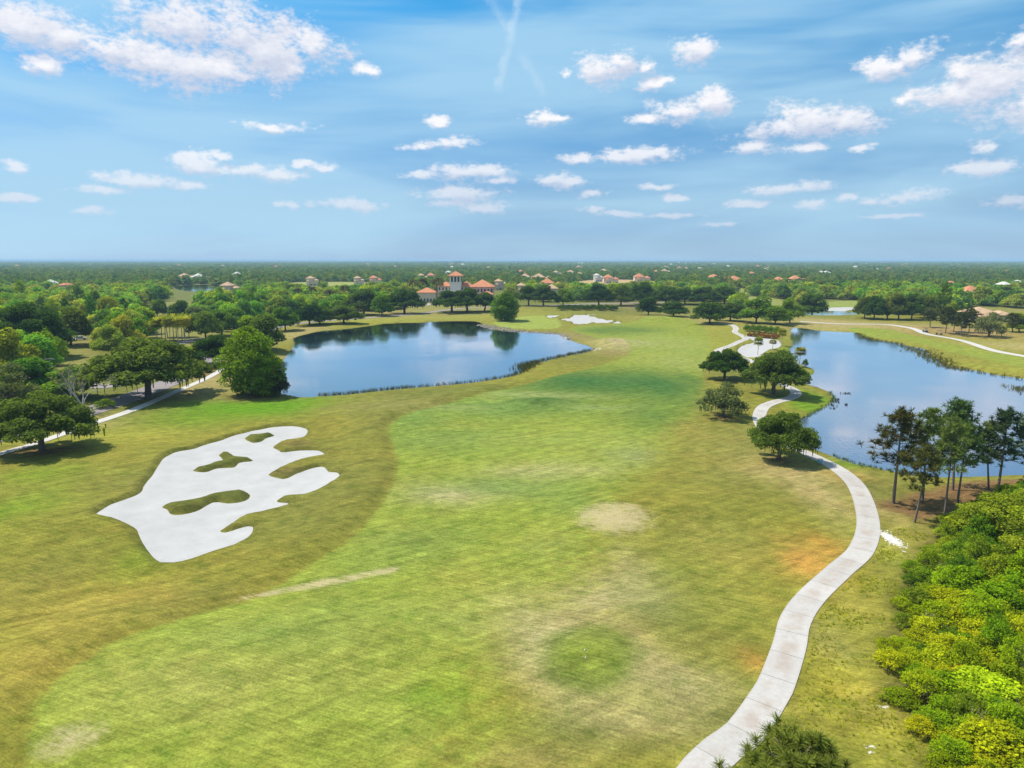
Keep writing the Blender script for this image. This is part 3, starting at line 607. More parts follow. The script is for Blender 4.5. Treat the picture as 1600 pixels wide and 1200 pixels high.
CART = [(1075, 1235), (1097, 1200), (1132, 1165), (1165, 1139), (1205, 1080), (1217, 1055), (1234, 1005), (1243, 966), (1267, 930), (1310, 890), (1345, 858), (1357, 820), (1349, 782), (1331, 751), (1301, 726), (1263, 707), (1232, 695), (1206, 682), (1191, 668), (1186, 654), (1193, 639), (1211, 629.5), (1230, 623.5), (1242, 617), (1243.5, 611),
 (1237, 605.5), (1224, 600), (1207, 590), (1190, 575), (1172, 563), (1150, 557), (1130, 553), (1121, 549), (1128, 545), (1142, 540.5), (1157, 534), (1165, 530.5), (1160, 525.5), (1151, 520), (1148, 517), (1150, 513), (1144, 508.5), (1128, 506), (1112, 507)]
def cart_path():
    W = 2.45; SL = 3.6
    P = path_line(CART, SL / 3); P = P[:(len(P) - 1) // 3 * 3 + 1]; N = normals(P)
    root = tag(mk_empty('cart_path', (P[0][0], P[0][1], 0)), kind='structure')
    ro = np.array([P[0][0], P[0][1], 0])
    for a in range(0, len(P) - 1, 3):
        Q = P[a:a + 4].copy(); M = N[a:a + 4]; g = .018
        t = (Q[1] - Q[0]) / np.linalg.norm(Q[1] - Q[0]); Q[0] = Q[0] + t * g; t = (Q[3] - Q[2]) / np.linalg.norm(Q[3] - Q[2]); Q[3] = Q[3] - t * g
        V = []; A = []
        for o, dz in ((-.5, -.35), (-.5, 0), (0, 0.008), (.5, 0), (.5, -.35)):
            S = Q + M * o * W; z = height(S[:, 0], S[:, 1]) + .055 + dz; V.append(np.column_stack([S, z])); A.append(np.full(4, o * 2))
        V = np.stack(V, 1).reshape(-1, 3) - ro; A = np.stack(A, 1).ravel()
        i = np.arange(3)[:, None] * 5 + np.arange(4)[None]
        F = np.stack([i, i + 1, i + 6, i + 5], -1).reshape(-1, 4)
        F = np.concatenate([F, [[0, 4, 3, 1]], [[15, 16, 18, 19]]])
        mk_obj('slab', mk_mesh('slab', V, F, M_PATH, {'across': A}), root)
cart_path()
SIDEWALK = [(-60, 730), (0, 709), (60, 691), (130, 666), (170, 653), (210, 639), (250, 622), (290, 604), (325, 589), (352, 575), (372, 564), (398, 548), (420, 533)]
ribbon('sidewalk', SIDEWALK, 1.9, M_WALK, .07)
ribbon('road', [(-80, 705), (20, 676), (100, 655), (160, 637), (225, 612), (290, 584), (335, 560), (372, 538), (405, 519), (450, 508), (520, 501), (600, 496), (660, 488.5), (700, 484.5), (760, 480), (830, 477.5), (900, 475.5), (980, 474), (1040, 473)], 6.6, M_ROAD, .08)
ribbon('road', [(40, 590), (100, 590), (150, 603), (190, 597), (225, 575), (262, 545), (300, 533), (340, 528)], 5.2, M_ROAD, .08)
ribbon('cart_track', [(1720, 580), (1600, 556), (1550, 545.5), (1500, 531), (1450, 523), (1428, 515), (1405, 511), (1385, 508.5), (1340, 507), (1290, 505), (1250, 503)], 2.8, M_WALK, .1)
ribbon('parking_lot', [(215, 486), (260, 481), (350, 479)], 16, M_SANDROAD, .1, 4)
ribbon('parking_lot', [(640, 479), (680, 475), (730, 472)], 14, M_SANDROAD, .1, 4)

# ------------------------------------------------------------------ plants
def leaf_material(name, trans=.42, tip=(1.35, 1.25, .8), fixed=None):
    m, q, out = new_mat(name)
    oi = q.add('ShaderNodeObjectInfo'); t = q.attr('tint')
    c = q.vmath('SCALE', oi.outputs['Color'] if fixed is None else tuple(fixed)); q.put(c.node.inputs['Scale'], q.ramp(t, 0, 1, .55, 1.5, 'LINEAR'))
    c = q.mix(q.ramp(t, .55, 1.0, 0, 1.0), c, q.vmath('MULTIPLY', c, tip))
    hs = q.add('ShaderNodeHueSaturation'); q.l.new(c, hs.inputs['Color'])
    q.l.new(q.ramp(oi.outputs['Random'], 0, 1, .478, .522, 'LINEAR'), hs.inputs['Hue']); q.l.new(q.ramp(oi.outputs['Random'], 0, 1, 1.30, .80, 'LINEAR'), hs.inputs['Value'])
    d = q.add('ShaderNodeBsdfDiffuse'); q.l.new(hs.outputs[0], d.inputs[0])
    tr = q.add('ShaderNodeBsdfTranslucent'); q.l.new(q.vmath('MULTIPLY', hs.outputs[0], (1.25, 1.3, .5)), tr.inputs[0])
    mx = q.add('ShaderNodeMixShader'); mx.inputs[0].default_value = trans; q.l.new(d.outputs[0], mx.inputs[1]); q.l.new(tr.outputs[0], mx.inputs[2])
    q.l.new(mx.outputs[0], out.inputs[0]); return m
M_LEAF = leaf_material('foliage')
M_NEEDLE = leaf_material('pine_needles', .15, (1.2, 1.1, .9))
M_BARK = plain('bark', (.115, .092, .075), .95, .1, .4, 3.0)
M_PBARK = plain('pine_bark', (.17, .135, .115), .95, .1, .4, 3.0)
M_PALE = plain('bare_branches', (.42, .385, .34), .95, .1, .25, 3.0)

def leaves(r, C, rad, per, size, flat=.75, up=.55, rnd=.7, aspect=1.0, shell=(.62, 1.06)):
    """leaf faces spread over the outer volume of clumps; returns V, F, tint"""
    C = np.asarray(C, float); rad = np.asarray(rad, float); k = len(C)
    n = np.maximum(8, (per * (rad / rad.mean()) ** 2).astype(int)); idx = np.repeat(np.arange(k), n); N = len(idx)
    D = r.normal(size=(N, 3)); D[:, 2] += .22; D /= np.linalg.norm(D, axis=1)[:, None]
    rr = rad[idx] * (shell[0] + (shell[1] - shell[0]) * r.random(N) ** .6)
    P = C[idx] + D * rr[:, None] * np.array([1, 1, flat])
    Nn = D * .5 + np.array([0, 0, up]) + r.normal(size=(N, 3)) * rnd; Nn /= np.linalg.norm(Nn, axis=1)[:, None]
    A = np.cross(Nn, r.normal(size=(N, 3))); A /= np.linalg.norm(A, axis=1)[:, None] + 1e-9; B = np.cross(Nn, A)
    s = (size * (.6 + .8 * r.random(N)) * .5)[:, None]
    A = A * s * aspect; B = B * s
    V = np.stack([P - A - B * .35, P + B - A * .2, P + A + B * .35, P - B + A * .2], 1).reshape(-1, 3)
    F = np.arange(N * 4).reshape(-1, 4)
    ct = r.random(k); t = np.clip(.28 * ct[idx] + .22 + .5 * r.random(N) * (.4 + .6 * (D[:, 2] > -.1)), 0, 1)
    return V, F, np.repeat(t, 4)
def crown_mesh(name, V, F, t, mat): return mk_mesh(name, V, F, mat, {'tint': t})
def limb(mb, a, b, r0, r1, r, sag=.12, k=5, seg=4):
    a = np.array(a, float); b = np.array(b, float); L = np.linalg.norm(b - a); t = np.linspace(0, 1, seg)[:, None]
    off = r.normal(size=3) * L * .06; off[2] += sag * L
    mb.tube(a + (b - a) * t + np.sin(t * math.pi) * off, np.linspace(r0, r1, seg), k)
PROTO = {}
def reg(key, crown, trunk, w, h): PROTO[key] = (crown, trunk, w, h)
def bounds(V):
    q = np.percentile(V, [1.5, 98.5], axis=0); return max(q[1][0] - q[0][0], q[1][1] - q[0][1]), V[:, 2].max()
def oak(key, seed, Rr=6.0, Hh=8.5, tz=1.9, n=44, per=170, leaf=.40, lo=.10, cr=(.9, 1.75), mat=None, moss=0, rnd=.7, shell=(.45, 1.2)):
    r = np.random.default_rng(seed); C = []; ra = []
    lobes = r.uniform(.78, 1.12, 7); 
    for i in range(n):
        th = i * 2.39996 + r.uniform(-.4, .4); f = math.sqrt((i + .5) / n)
        edge = Rr * lobes[int(th / (2 * math.pi) * 7) % 7]
        rr = f * edge * .84; top = (Hh - 1.2) * (1 - .62 * f ** 2.6) * r.uniform(.80, 1.0)
        low = tz + (Hh - tz) * lo
        z = top if i % 5 in (0, 2, 4) else low + (top - low) * r.uniform(.0, .45)
        C.append((rr * math.cos(th), rr * math.sin(th), max(z, low * .9))); ra.append(r.uniform(*cr) * (1.1 - .25 * f))
    C = np.array(C); ra = np.array(ra)
    V, F, t = leaves(r, C, ra, per, leaf, rnd=rnd, shell=shell)
    if moss:     # hanging moss strands below the rim
        k = r.choice(len(C), moss); N = moss * 6; P = np.repeat(C[k], 6, 0) + r.normal(size=(N, 3)) * [.8, .8, .2]; P[:, 2] -= np.repeat(ra[k], 6) * .6
        L = r.uniform(.5, 1.5, N); w = r.uniform(.05, .14, N); a = r.uniform(0, 6.28, N); ux = np.cos(a) * w; uy = np.sin(a) * w; z0 = np.zeros(N)
        Vm = np.stack([P + np.stack([-ux, -uy, z0], 1), P + np.stack([ux, uy, z0], 1), P + np.stack([ux * .4, uy * .4, -L], 1), P + np.stack([-ux * .4, -uy * .4, -L], 1)], 1).reshape(-1, 3)
        F = np.concatenate([F, np.arange(N * 4).reshape(-1, 4) + len(V)]); V = np.concatenate([V, Vm]); t = np.concatenate([t, np.full(N * 4, .35)])
    mb = MB(); fk = np.array([r.normal() * .15, r.normal() * .15, tz]); r0 = Rr * .048
    mb.tube([(0, 0, -.4), (0, 0, .15), fk * .5, fk], [r0 * 1.6, r0 * 1.15, r0, r0 * .9], 8)
    for c, q in zip(C[::1 if n < 40 else 2], ra): limb(mb, fk * r.uniform(.75, 1), c, r0 * r.uniform(.3, .55), r0 * .12, r)
    w, h = bounds(V); reg(key, crown_mesh('crown', V, F, t, mat or M_LEAF), mb.mesh('trunk', M_BARK, True), w, h)
def ovoid(key, seed, Rr=4.0, Hh=11.0, n=46, per=200, leaf=.4, base=.6):
    """full crown down to the ground, widest in the lower half"""
    r = np.random.default_rng(seed); C = []; ra = []
    for i in range(n):
        f = (i + .5) / n; z = base + (Hh - base) * f; prof = math.sin(min(1, (f + .10) / 1.06) * math.pi) ** .62
        th = i * 2.39996; rr = Rr * prof * r.uniform(.55, .92)
        C.append((rr * math.cos(th), rr * math.sin(th), z)); ra.append(r.uniform(1.0, 1.6) * (Rr / 4) * (.65 + .5 * prof))
    V, F, t = leaves(r, C, ra, per * 1.3, leaf * .8, shell=(.4, 1.2))
    mb = MB(); mb.tube([(0, 0, -.4), (0, 0, Hh * .4), (.1, 0, Hh * .85)], [.38, .26, .06], 8)
    for c in C[::2]: limb(mb, (0, 0, c[2] * .7), c, .10, .03, r)
    w, h = bounds(V); reg(key, crown_mesh('crown', V, F, t, M_LEAF), mb.mesh('trunk', M_BARK, True), w, h)
def tufts(r, P, n, L, w, upness=.9):
    """bursts of narrow needles round each shoot"""
    k = len(P); N = k * n; c = np.repeat(np.asarray(P), n, 0)
    D = r.normal(size=(N, 3)); D[:, 2] += upness; D /= np.linalg.norm(D, axis=1)[:, None]
    S = np.cross(D, r.normal(size=(N, 3))); S /= np.linalg.norm(S, axis=1)[:, None] + 1e-9
    l = (L * r.uniform(.6, 1.15, N))[:, None]
    V = np.stack([c - S * w, c + S * w, c + D * l + S * w * .5, c + D * l - S * w * .5], 1).reshape(-1, 3)
    t = np.clip(np.repeat(r.random(k), n) * .5 + r.random(N) * .5, 0, 1)
    return V, np.arange(N * 4).reshape(-1, 4), np.repeat(t, 4)
def pine(key, seed, Hh=12.0, bare=.42, Rr=2.6, nb=26, per=10, needles=28, L=.5, w=.03, lean=.3):
    r = np.random.default_rng(seed); mb = MB()
    bend = r.normal(size=2) * lean; zz = np.linspace(0, 1, 8)
    axisP = np.stack([bend[0] * np.sin(zz * 2.4), bend[1] * np.sin(zz * 2.0), zz * Hh * .97], -1); axisP[0, 2] = -.4
    mb.tube(axisP, np.linspace(.15, .03, 8) * (Hh / 12), 7)
    P = []
    for i in range(nb):
        f = bare + (1 - bare) * ((i + r.random()) / nb) ** .9; o = np.array([np.interp(f, zz, axisP[:, j]) for j in range(3)])
        prof = math.sin(min(1, (1.02 - f) / (1 - bare) * 1.2) * math.pi * .5) ** .7 * r.uniform(.55, 1.1)
        if r.random() < .12 : prof *= .4
        th = i * 2.39996 + r.uniform(-.5, .5); ln = Rr * prof
        e = o + np.array([math.cos(th) * ln, math.sin(th) * ln, ln * r.uniform(.05, .45)])
        limb(mb, o, e, .05, .015, r, .03, 4)
        for j in range(per):
            g = r.uniform(.45, 1.05); P.append(o + (e - o) * g + r.normal(size=3) * [.34, .34, .24])
    P.append(axisP[-1] + [0, 0, .1])
    V, F, t = tufts(r, P, needles, L, w)
    wd, h = bounds(V); reg(key, crown_mesh('crown', V, F, t, M_NEEDLE), mb.mesh('trunk', M_PBARK, True), wd, h)
def palm(key, seed, Hh=6.0, nf=38, L=1.9, fan=True, blades=7):
    r = np.random.default_rng(seed); mb = MB()
    mb.tube([(0, 0, -.3), (.03, 0, Hh * .3), (r.normal() * .1, .05, Hh * .65), (0, 0, Hh)], [.15, .11, .10, .13] if fan else [.2, .15, .14, .16], 7)
    V = []; t = []
    for i in range(nf):
        th = i * 2.39996; el = math.asin(np.clip(-.55 + 1.5 * (i + .5) / nf, -1, 1)) if fan else R(r.uniform(-15, 65))
        d = np.array([math.cos(th) * math.cos(el), math.sin(th) * math.cos(el), math.sin(el) * (1.25 if fan else 1)]); s = np.array([-math.sin(th), math.cos(th), 0]); u = np.cross(d, s)
        o = np.array([0, 0, Hh + .1]); tt = r.random()
        if fan:
            c = o + d * L * .45
            for b in range(blades):
                a = (b / (blades - 1) - .5) * 2.3; e = c + (d * math.cos(a) + s * math.sin(a)) * L * .7 * r.uniform(.85, 1.1); e[2] -= .06 * L + .05 * abs(a)
                q = (s * math.cos(a) - d * math.sin(a)) * .13
                V += [c - q * .6, c + q * .6, e + q, e - q]; t += [tt] * 4
            V += [o - s * .025, o + s * .025, c + s * .03, c - s * .03]; t += [tt] * 4
        else:
            pts = [o + d * L * f + np.array([0, 0, -1.1 * L * f * f * .55]) for f in (.15, .4, .65, .85, 1.05)]
            for a, b in zip(pts[:-1], pts[1:]):
                for sg in (-1, 1):
                    q = s * sg * .42; dn = np.array([0, 0, -.2]); V += [a, b, b + q * .8 + dn + (b - a) * .5, a + q + dn + (b - a) * .5]; t += [tt] * 4
    V = np.array(V); w, h = bounds(V)
    reg(key, crown_mesh('fronds', V, np.arange(len(V)).reshape(-1, 4), np.array(t), M_LEAF), mb.mesh('trunk', M_PALE if fan else M_PBARK, True), w, h)
def bare_tree(key, seed, Hh=7.5, n=9, leafy=True):
    r = np.random.default_rng(seed); mb = MB(); tips = []
    def grow(a, d, L, rad, lv):
        b = a + d * L; limb(mb, a, b, rad, rad * .55, r, .02, 5 if lv < 2 else 3, 4)
        if lv == 3: tips.append(b); return
        for _ in range(3 if lv else n):
            e = d * (1.0 if lv else .35) + r.normal(size=3) * .42 + np.array([0, 0, .30]); e /= np.linalg.norm(e)
            grow(b if lv else a + d * L * r.uniform(.6, 1), e, L * (r.uniform(.55, .8) if lv else r.uniform(1.1, 1.7)), rad * .45, lv + 1)
    grow(np.array([0, 0, -.3]), np.array([.02, 0, 1.0]), Hh * .25, .16, 0)
    tips = np.array(tips); V, F, t = leaves(r, tips[::3], np.full(len(tips[::3]), .35), 9, .22)
    w, h = bounds(V); reg(key, crown_mesh('crown', V, F, t, M_LEAF), mb.mesh('branches', M_PALE, True), w, h)
def bush(key, seed, Rr=1.3, Hh=1.8, n=16, per=110, leaf=.17, spiky=False):
    r = np.random.default_rng(seed); C = []; ra = []
    for i in range(n):
        th = i * 2.39996; f = math.sqrt((i + .5) / n); rr = Rr * f * .85 * r.uniform(.8, 1.15)
        C.append((rr * math.cos(th), rr * math.sin(th), Hh * (.25 + .6 * (1 - f * f) * r.uniform(.6, 1.1) + .1 * r.random()))); ra.append(r.uniform(.18, .40) * Rr / 1.3)
    V, F, t = leaves(r, C, ra, per, leaf, flat=.9, aspect=.7, rnd=.65, shell=(.35, 1.15))
    if spiky:
        V2, F2, t2 = tufts(r, np.array(C) * [1, 1, .8], 26, .75, .018, 1.2); F = np.concatenate([F, F2 + len(V)]); V = np.concatenate([V, V2]); t = np.concatenate([t, t2])
    mb = MB()
    for c in C[::2]: limb(mb, (c[0] * .15, c[1] * .15, -.2), c, .035, .012, r, .02, 4, 3)
    w, h = bounds(V); reg(key, crown_mesh('foliage', V, F, t, M_LEAF), mb.mesh('stem', M_BARK, True), w, h)
def ball_hedge(key, seed, Rr=1.0):
    r = np.random.default_rng(seed); V, F, t = leaves(r, [(0, 0, Rr * .95)], [Rr], 1500, .16, flat=1.0, shell=(.9, 1.03))
    mb = MB(); mb.tube([(0, 0, -.2), (0, 0, Rr)], [.08, .05], 6)
    w, h = bounds(V); reg(key, crown_mesh('foliage', V, F, t, M_LEAF), mb.mesh('stem', M_BARK, True), w, h)

for i, (sd, kw) in enumerate([(1, {}), (2, dict(Rr=5.5, Hh=8, tz=1.8)), (3, dict(Rr=6.5, Hh=8.6, n=38)), (4, dict(Rr=5.2, Hh=9.2, tz=2.6, n=30))]): oak('oak%d' % i, sd, **kw)
for i, sd in enumerate((21, 22, 23)): oak('heavy%d' % i, sd, Rr=6.5, Hh=9, tz=2.8, lo=.14, n=100, per=220, leaf=.27, cr=(.55, 1.25), moss=30, shell=(.35, 1.3))
oak('thin', 31, Rr=5.5, Hh=8.0, tz=1.6, n=44, per=130, leaf=.26, cr=(.8, 1.4), rnd=.8, shell=(.2, 1.15), moss=24)
for i, sd in enumerate((41, 42)): oak('round%d' % i, sd, Rr=4.0, Hh=9, tz=1.6, n=30, per=170, leaf=.40, lo=.1, cr=(1.0, 1.6))
oak('leafy0', 43, Rr=4.0, Hh=8, tz=1.2, n=64, per=330, leaf=.17, lo=.02, cr=(.7, 1.2), shell=(.35, 1.15)); oak('leafy1', 44, Rr=3.6, Hh=8, tz=1.2, n=58, per=330, leaf=.17, lo=.02, cr=(.7, 1.2), shell=(.35, 1.15))
ovoid('ovoid0', 51); ovoid('ovoid1', 52, Rr=3.2, Hh=10, n=38)
for i, sd in enumerate((61, 62, 63, 64, 65)): pine('pine%d' % i, sd, bare=(.40, .46, .38, .44, .5)[i])
for i, sd in enumerate((71, 72)): pine('midpine%d' % i, sd, Hh=11, bare=.34, Rr=2.8, nb=22, per=10, needles=14, L=.75, w=.07)
for i, sd in enumerate((81, 82)): palm('sabal%d' % i, sd)
palm('feather', 83, Hh=9, nf=26, L=2.3, fan=False)
bare_tree('bare', 91)
for i, sd in enumerate((101, 102, 103, 104)): bush('bush%d' % i, sd, n=(26, 30, 32, 28)[i], Hh=(1.6, 1.9, 1.5, 2.3)[i], per=85, leaf=.125)
bush('spiky', 105, spiky=True, per=45); bush('tall', 106, Rr=1.8, Hh=3.6, n=34, per=120, leaf=.2)
ball_hedge('ball', 107)
for i, sd in enumerate((111, 112, 113)): oak('mid%d' % i, sd, Rr=4.6, Hh=8.4, tz=1.5, n=20, per=60, leaf=.72, lo=.15, cr=(1.2, 2.0))
for i, sd in enumerate((121, 122, 123)): oak('far%d' % i, sd, Rr=4.6, Hh=8.4, tz=1.0, n=12, per=22, leaf=1.15, lo=.08, cr=(1.4, 2.2))

C_OAK = (.080, .128, .024); C_OAKD = (.062, .108, .022); C_LIME = (.165, .225, .016); C_GREEN = (.095, .175, .020); C_GREY = (.115, .14, .06); C_OLV = (.12, .14, .024); C_PINE = (.13, .185, .045); C_PALM = (.20, .20, .035); C_YG = (.33, .325, .010)
def place(key, name, x, y, sxy, sz, color, label, cat='tree', group=None, rz=None, z=None, tilt=0.0):
    cr, tk, w, h = PROTO[key]
    e = mk_empty(name, (x, y, (H(x, y) if z is None else z)), random.uniform(0, 6.28) if rz is None else rz, (sxy, sxy, sz)); e.rotation_euler.x = tilt
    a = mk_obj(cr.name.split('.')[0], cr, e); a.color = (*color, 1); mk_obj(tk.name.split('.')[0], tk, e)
    return tag(e, label, cat, group)
def tree_at(key, name, px, py, top, wpx, color, label, cat='tree', group=None, rz=None):
    x, y = G(px, py); h = ztop(y, top) - H(x, y); w = wpx * mpp(y)
    return place(key, name, x, y, w / PROTO[key][2], h / PROTO[key][3], color, label, cat, group, rz)

T = tree_at
# right side of the hole
T('heavy0', 'oak_tree', 1132, 591, 544, 68, C_OAKD, 'dark green oak tree with straight pale trunk beside the fairway, left of the larger oak', rz=.4)
T('heavy1', 'oak_tree', 1208, 616, 546, 92, C_OAKD, 'biggest dark green oak beside the cart path bend and the lake inlet', rz=2.1)
T('thin', 'oak_tree', 1130, 654, 597, 74, C_GREY, 'sparse grey-green oak with hanging moss at the edge of the fairway', rz=1.0)
T('heavy2', 'oak_tree', 1217, 717, 641, 90, C_OAK, 'spreading green oak standing alone left of the cart path near the lake', rz=.9)
T('sabal0', 'palm_tree', 1249, 572, 541, 18, C_PALM, 'single palm tree with slender trunk on the grassy point in the lake', 'palm')
T('sabal1', 'palm_tree', 1184, 552, 525, 15, C_PALM, 'palm tree rising left of the other palms in the white waste bunker', 'palm')
T('sabal0', 'palm_tree', 1207, 546, 530, 12, C_PALM, 'short palm in the middle of the white waste bunker', 'palm')
T('sabal1', 'palm_tree', 1221, 540, 512, 14, C_PALM, 'palm tree at the far right end of the waste bunker by the water', 'palm')
T('bush1', 'bush', 1258, 571, 560, 9, C_GREEN, 'small shrub beside the lone palm on the grassy point', 'shrub')
T('oak0', 'oak_tree', 1109, 506, 470, 50, C_OAKD, 'dark oak with short trunk beside the end of the cart path', rz=.3)
T('oak1', 'oak_tree', 1141, 502, 472, 44, C_OAKD, 'dark oak directly right of another oak near the end of the cart path', rz=.8)
T('round0', 'oak_tree', 1013, 493, 463, 34, C_OAKD, 'small round dark oak right of the greenside bunkers')
T('oak1', 'oak_tree', 1052, 496, 470, 42, C_OAKD, 'low spreading dark oak in the gap beyond the fairway end')
T('round1', 'broadleaf_tree', 1181, 506, 461, 46, C_GREEN, 'bright green tree at the head of the right lake, left of a darker tree')
T('round0', 'broadleaf_tree', 1211, 508, 476, 40, C_GREEN, 'low bright green tree leaning over the far tip of the right lake')
T('oak3', 'broadleaf_tree', 1234, 506, 464, 34, C_GREEN, 'upright green tree at the far bank of the right lake')
T('oak0', 'oak_tree', 1269, 490, 457, 42, C_OAK, 'green oak standing alone behind the far bank of the right lake')
for i, (x, b, t, w) in enumerate([(1351, 496, 462, 30), (1366, 498, 461, 34), (1386, 498, 464, 30), (1404, 499, 458, 34), (1424, 499, 457, 36), (1444, 497, 462, 34)]):
    T('oak%d' % (i % 4), 'broadleaf_tree', x, b, t, w, (C_OLV, C_OAK, C_OLV)[i % 3], ['leftmost', 'second', 'third', 'fourth', 'fifth', 'rightmost'][i] + ' tree of the dark clump beyond the right lake fairway')
for i, (x, b, t, w) in enumerate([(1453, 513, 483, 24), (1477, 521, 478, 26), (1490, 519, 486, 24), (1502, 524, 486, 26), (1514, 520, 480, 24), (1582, 520, 488, 30)]):
    T('midpine%d' % (i % 2), 'pine_tree', x, b, t, w, (.075, .088, .026), 'loose pine, ' + ['first', 'second', 'third', 'fourth', 'fifth', 'last'][i] + ' from the left in the row behind the golf carts', 'tree', 'pines behind the golf carts')
T('thin', 'broadleaf_tree', 1545, 526, 487, 46, C_GREY, 'low grey-green tree right of the pines behind the golf carts')
T('round0', 'broadleaf_tree', 1592, 520, 488, 34, C_LIME, 'yellow-green tree at the right edge behind the far cart track')

# pines between lake and thicket
for i, (k, x, b, t, w, c, lab) in enumerate([
    ('pine0', 1396, 784, 631, 78, (.105, .092, .026), 'tall pine with browning left branches, leftmost of the lakeside pines'),
    ('pine1', 1429, 813, 690, 52, (.115, .115, .03), 'shorter pine with pale trunk, nearest the cart path among the lakeside pines'),
    ('pine2', 1442, 780, 632, 62, C_PINE, 'slim pine right behind the two leftmost lakeside pines'),
    ('pine3', 1476, 803, 650, 58, C_PINE, 'leaning pine with bare trunk in its own mulch ring'),
    ('pine4', 1489, 765, 619, 64, C_PINE, 'tallest dark pine in the middle of the lakeside group'),
    ('pine1', 1496, 785, 655, 54, C_PINE, 'straight pine right of the tallest lakeside pine'),
    ('pine2', 1545, 766, 655, 50, C_PINE, 'pine with low branches left of the large right-hand lakeside pine'),
    ('pine0', 1557, 779, 634, 70, (.048, .078, .03), 'large pine with high open crown above the corner of the thicket'),
    ('pine3', 1608, 776, 638, 66, C_PINE, 'pine cut by the right edge of the picture beside the lake')]):
    T(k, 'pine_tree', x, b, t, w, c, lab, 'tree', 'lakeside pines', rz=i * 1.3)

# left side
T('ovoid0', 'cypress_tree', 392, 614, 508, 74, (.135, .215, .016), 'tall bright green rounded tree at the left bank of the left lake')
T('ovoid1', 'cypress_tree', 419, 615, 548, 50, (.15, .22, .016), 'lower bright green tree leaning against the tall round tree by the left lake')
T('thin', 'broadleaf_tree', 437, 617, 577, 32, (.05, .055, .032), 'small brownish mossy tree at the waterline left of the left lake')
T('heavy1', 'oak_tree', 232, 620, 526, 158, C_OAK, 'huge spreading oak standing over the sidewalk and the paved road', rz=4.0)
T('heavy0', 'oak_tree', 66, 706, 610, 148, C_OAK, 'big dark oak in a mulch ring left of the sand bunker', rz=1.2)
T('bare', 'bare_tree', 131, 650, 566, 84, (.12, .12, .07), 'leafless tree with pale grey branches behind the big dark oak', rz=.5)
T('thin', 'broadleaf_tree', 14, 648, 567, 96, C_GREY, 'grey-green tree at the left edge behind the big dark oak')
T('heavy2', 'oak_tree', 334, 571, 522, 70, C_OAKD, 'dark oak with short trunk beside two clipped round shrubs', rz=2)
T('round1', 'broadleaf_tree', 288, 574, 536, 50, C_LIME, 'light yellow-green tree pressed against the right of the huge oak')
T('ball', 'clipped_shrub', 309.5, 588, 574, 15, C_OAKD, 'clipped round shrub nearer the camera of the two by the sidewalk', 'shrub')
T('ball', 'clipped_shrub', 325.5, 581, 568.5, 13.5, C_OAKD, 'clipped round shrub farther from the camera of the two by the sidewalk', 'shrub')
T('oak3', 'broadleaf_tree', 111, 541, 478, 62, C_OLV, 'tree standing in a red mulch bed in the left clearing')
T('heavy0', 'oak_tree', 45, 560, 470, 110, C_OAKD, 'broad dark tree at the left edge in front of the woodland', rz=.2)
T('round0', 'broadleaf_tree', 60, 615, 556, 80, np.array(C_GREEN) * 1.2, 'mid green tree left of the lamp post by the paved road')
T('round1', 'broadleaf_tree', 108, 622, 570, 70, C_GREEN, 'green tree right behind the lamp post by the paved road')
T('bush1', 'bush', 165, 638, 622, 30, C_GREEN, 'light shrub at the roadside below the leafless tree', 'shrub')
T('round0', 'broadleaf_tree', 412, 549, 488, 62, C_OAK, 'oak at the left end of the row along the left lake')
for i, (k, x, b, t, w, c, lab) in enumerate([
    ('oak0', 446, 516, 478, 40, C_GREEN, 'light green tree at the left end of the row beyond the left lake'),
    ('oak1', 484, 509, 474, 44, C_OAKD, 'dark oak second from the left in the row beyond the left lake'),
    ('oak2', 500, 507, 476, 40, C_OAKD, 'dark oak third from the left in the row beyond the left lake'),
    ('oak0', 537, 506, 476, 50, C_OAKD, 'round dark oak right in the row beyond the left lake, casting shade on the bank'),
    ('round0', 597, 495, 458, 34, C_GREEN, 'bright green single tree beside the road beyond the left lake'),
    ('heavy2', 568, 492, 450, 56, C_OAKD, 'dark oak left of the bright single tree beyond the left lake'),
    ('heavy0', 632, 489, 450, 60, C_OAKD, 'dark spreading oak left of the car park in front of the clubhouse'),
    ('heavy1', 706, 488, 452, 56, C_OAKD, 'left one of the dark oaks hiding the clubhouse front'),
    ('heavy0', 730, 488, 449, 56, C_OAKD, 'middle one of the dark oaks hiding the clubhouse front'),
    ('heavy2', 757, 487, 456, 40, C_OAKD, 'right one of the dark oaks hiding the clubhouse front'),
    ('ovoid0', 790, 501, 455, 40, C_GREEN, 'dense bright green rounded tree at the far end of the left lake'),
    ('heavy1', 826, 478, 445, 40, C_OAKD, 'dark oak right of the dense rounded tree beyond the green'),
    ('heavy0', 849, 478, 444, 40, C_OAKD, 'second dark oak right of the dense rounded tree beyond the green'),
    ('oak1', 880, 477, 450, 30, C_GREEN, 'lighter green tree between dark oaks behind the green'),
    ('heavy2', 936, 478, 443, 42, C_OAKD, 'dark oak above the hedge behind the greenside bunker'),
    ('oak2', 970, 478, 443, 40, C_OAK, 'mid green oak right of the hedge behind the green'),
    ('heavy0', 1004, 476, 440, 44, C_OAKD, 'dark oak behind the small round oak beyond the green'),
    ('heavy1', 1040, 477, 445, 44, C_OAKD, 'dark oak above the low spreading oak beyond the fairway end'),
    ('oak3', 1070, 476, 448, 40, C_OAKD, 'dark oak in the middle of the tree line at the head of the hole'),
    ('heavy2', 1098, 476, 447, 44, C_OAKD, 'dark oak in the tree line above the two oaks by the path end'),
    ('heavy0', 1132, 474, 446, 44, C_OAKD, 'dark oak at the right end of the tree line at the head of the hole')]):
    T(k, 'oak_tree' if c == C_OAKD else 'broadleaf_tree', x, b, t, w, c, lab, rz=i * 1.7)
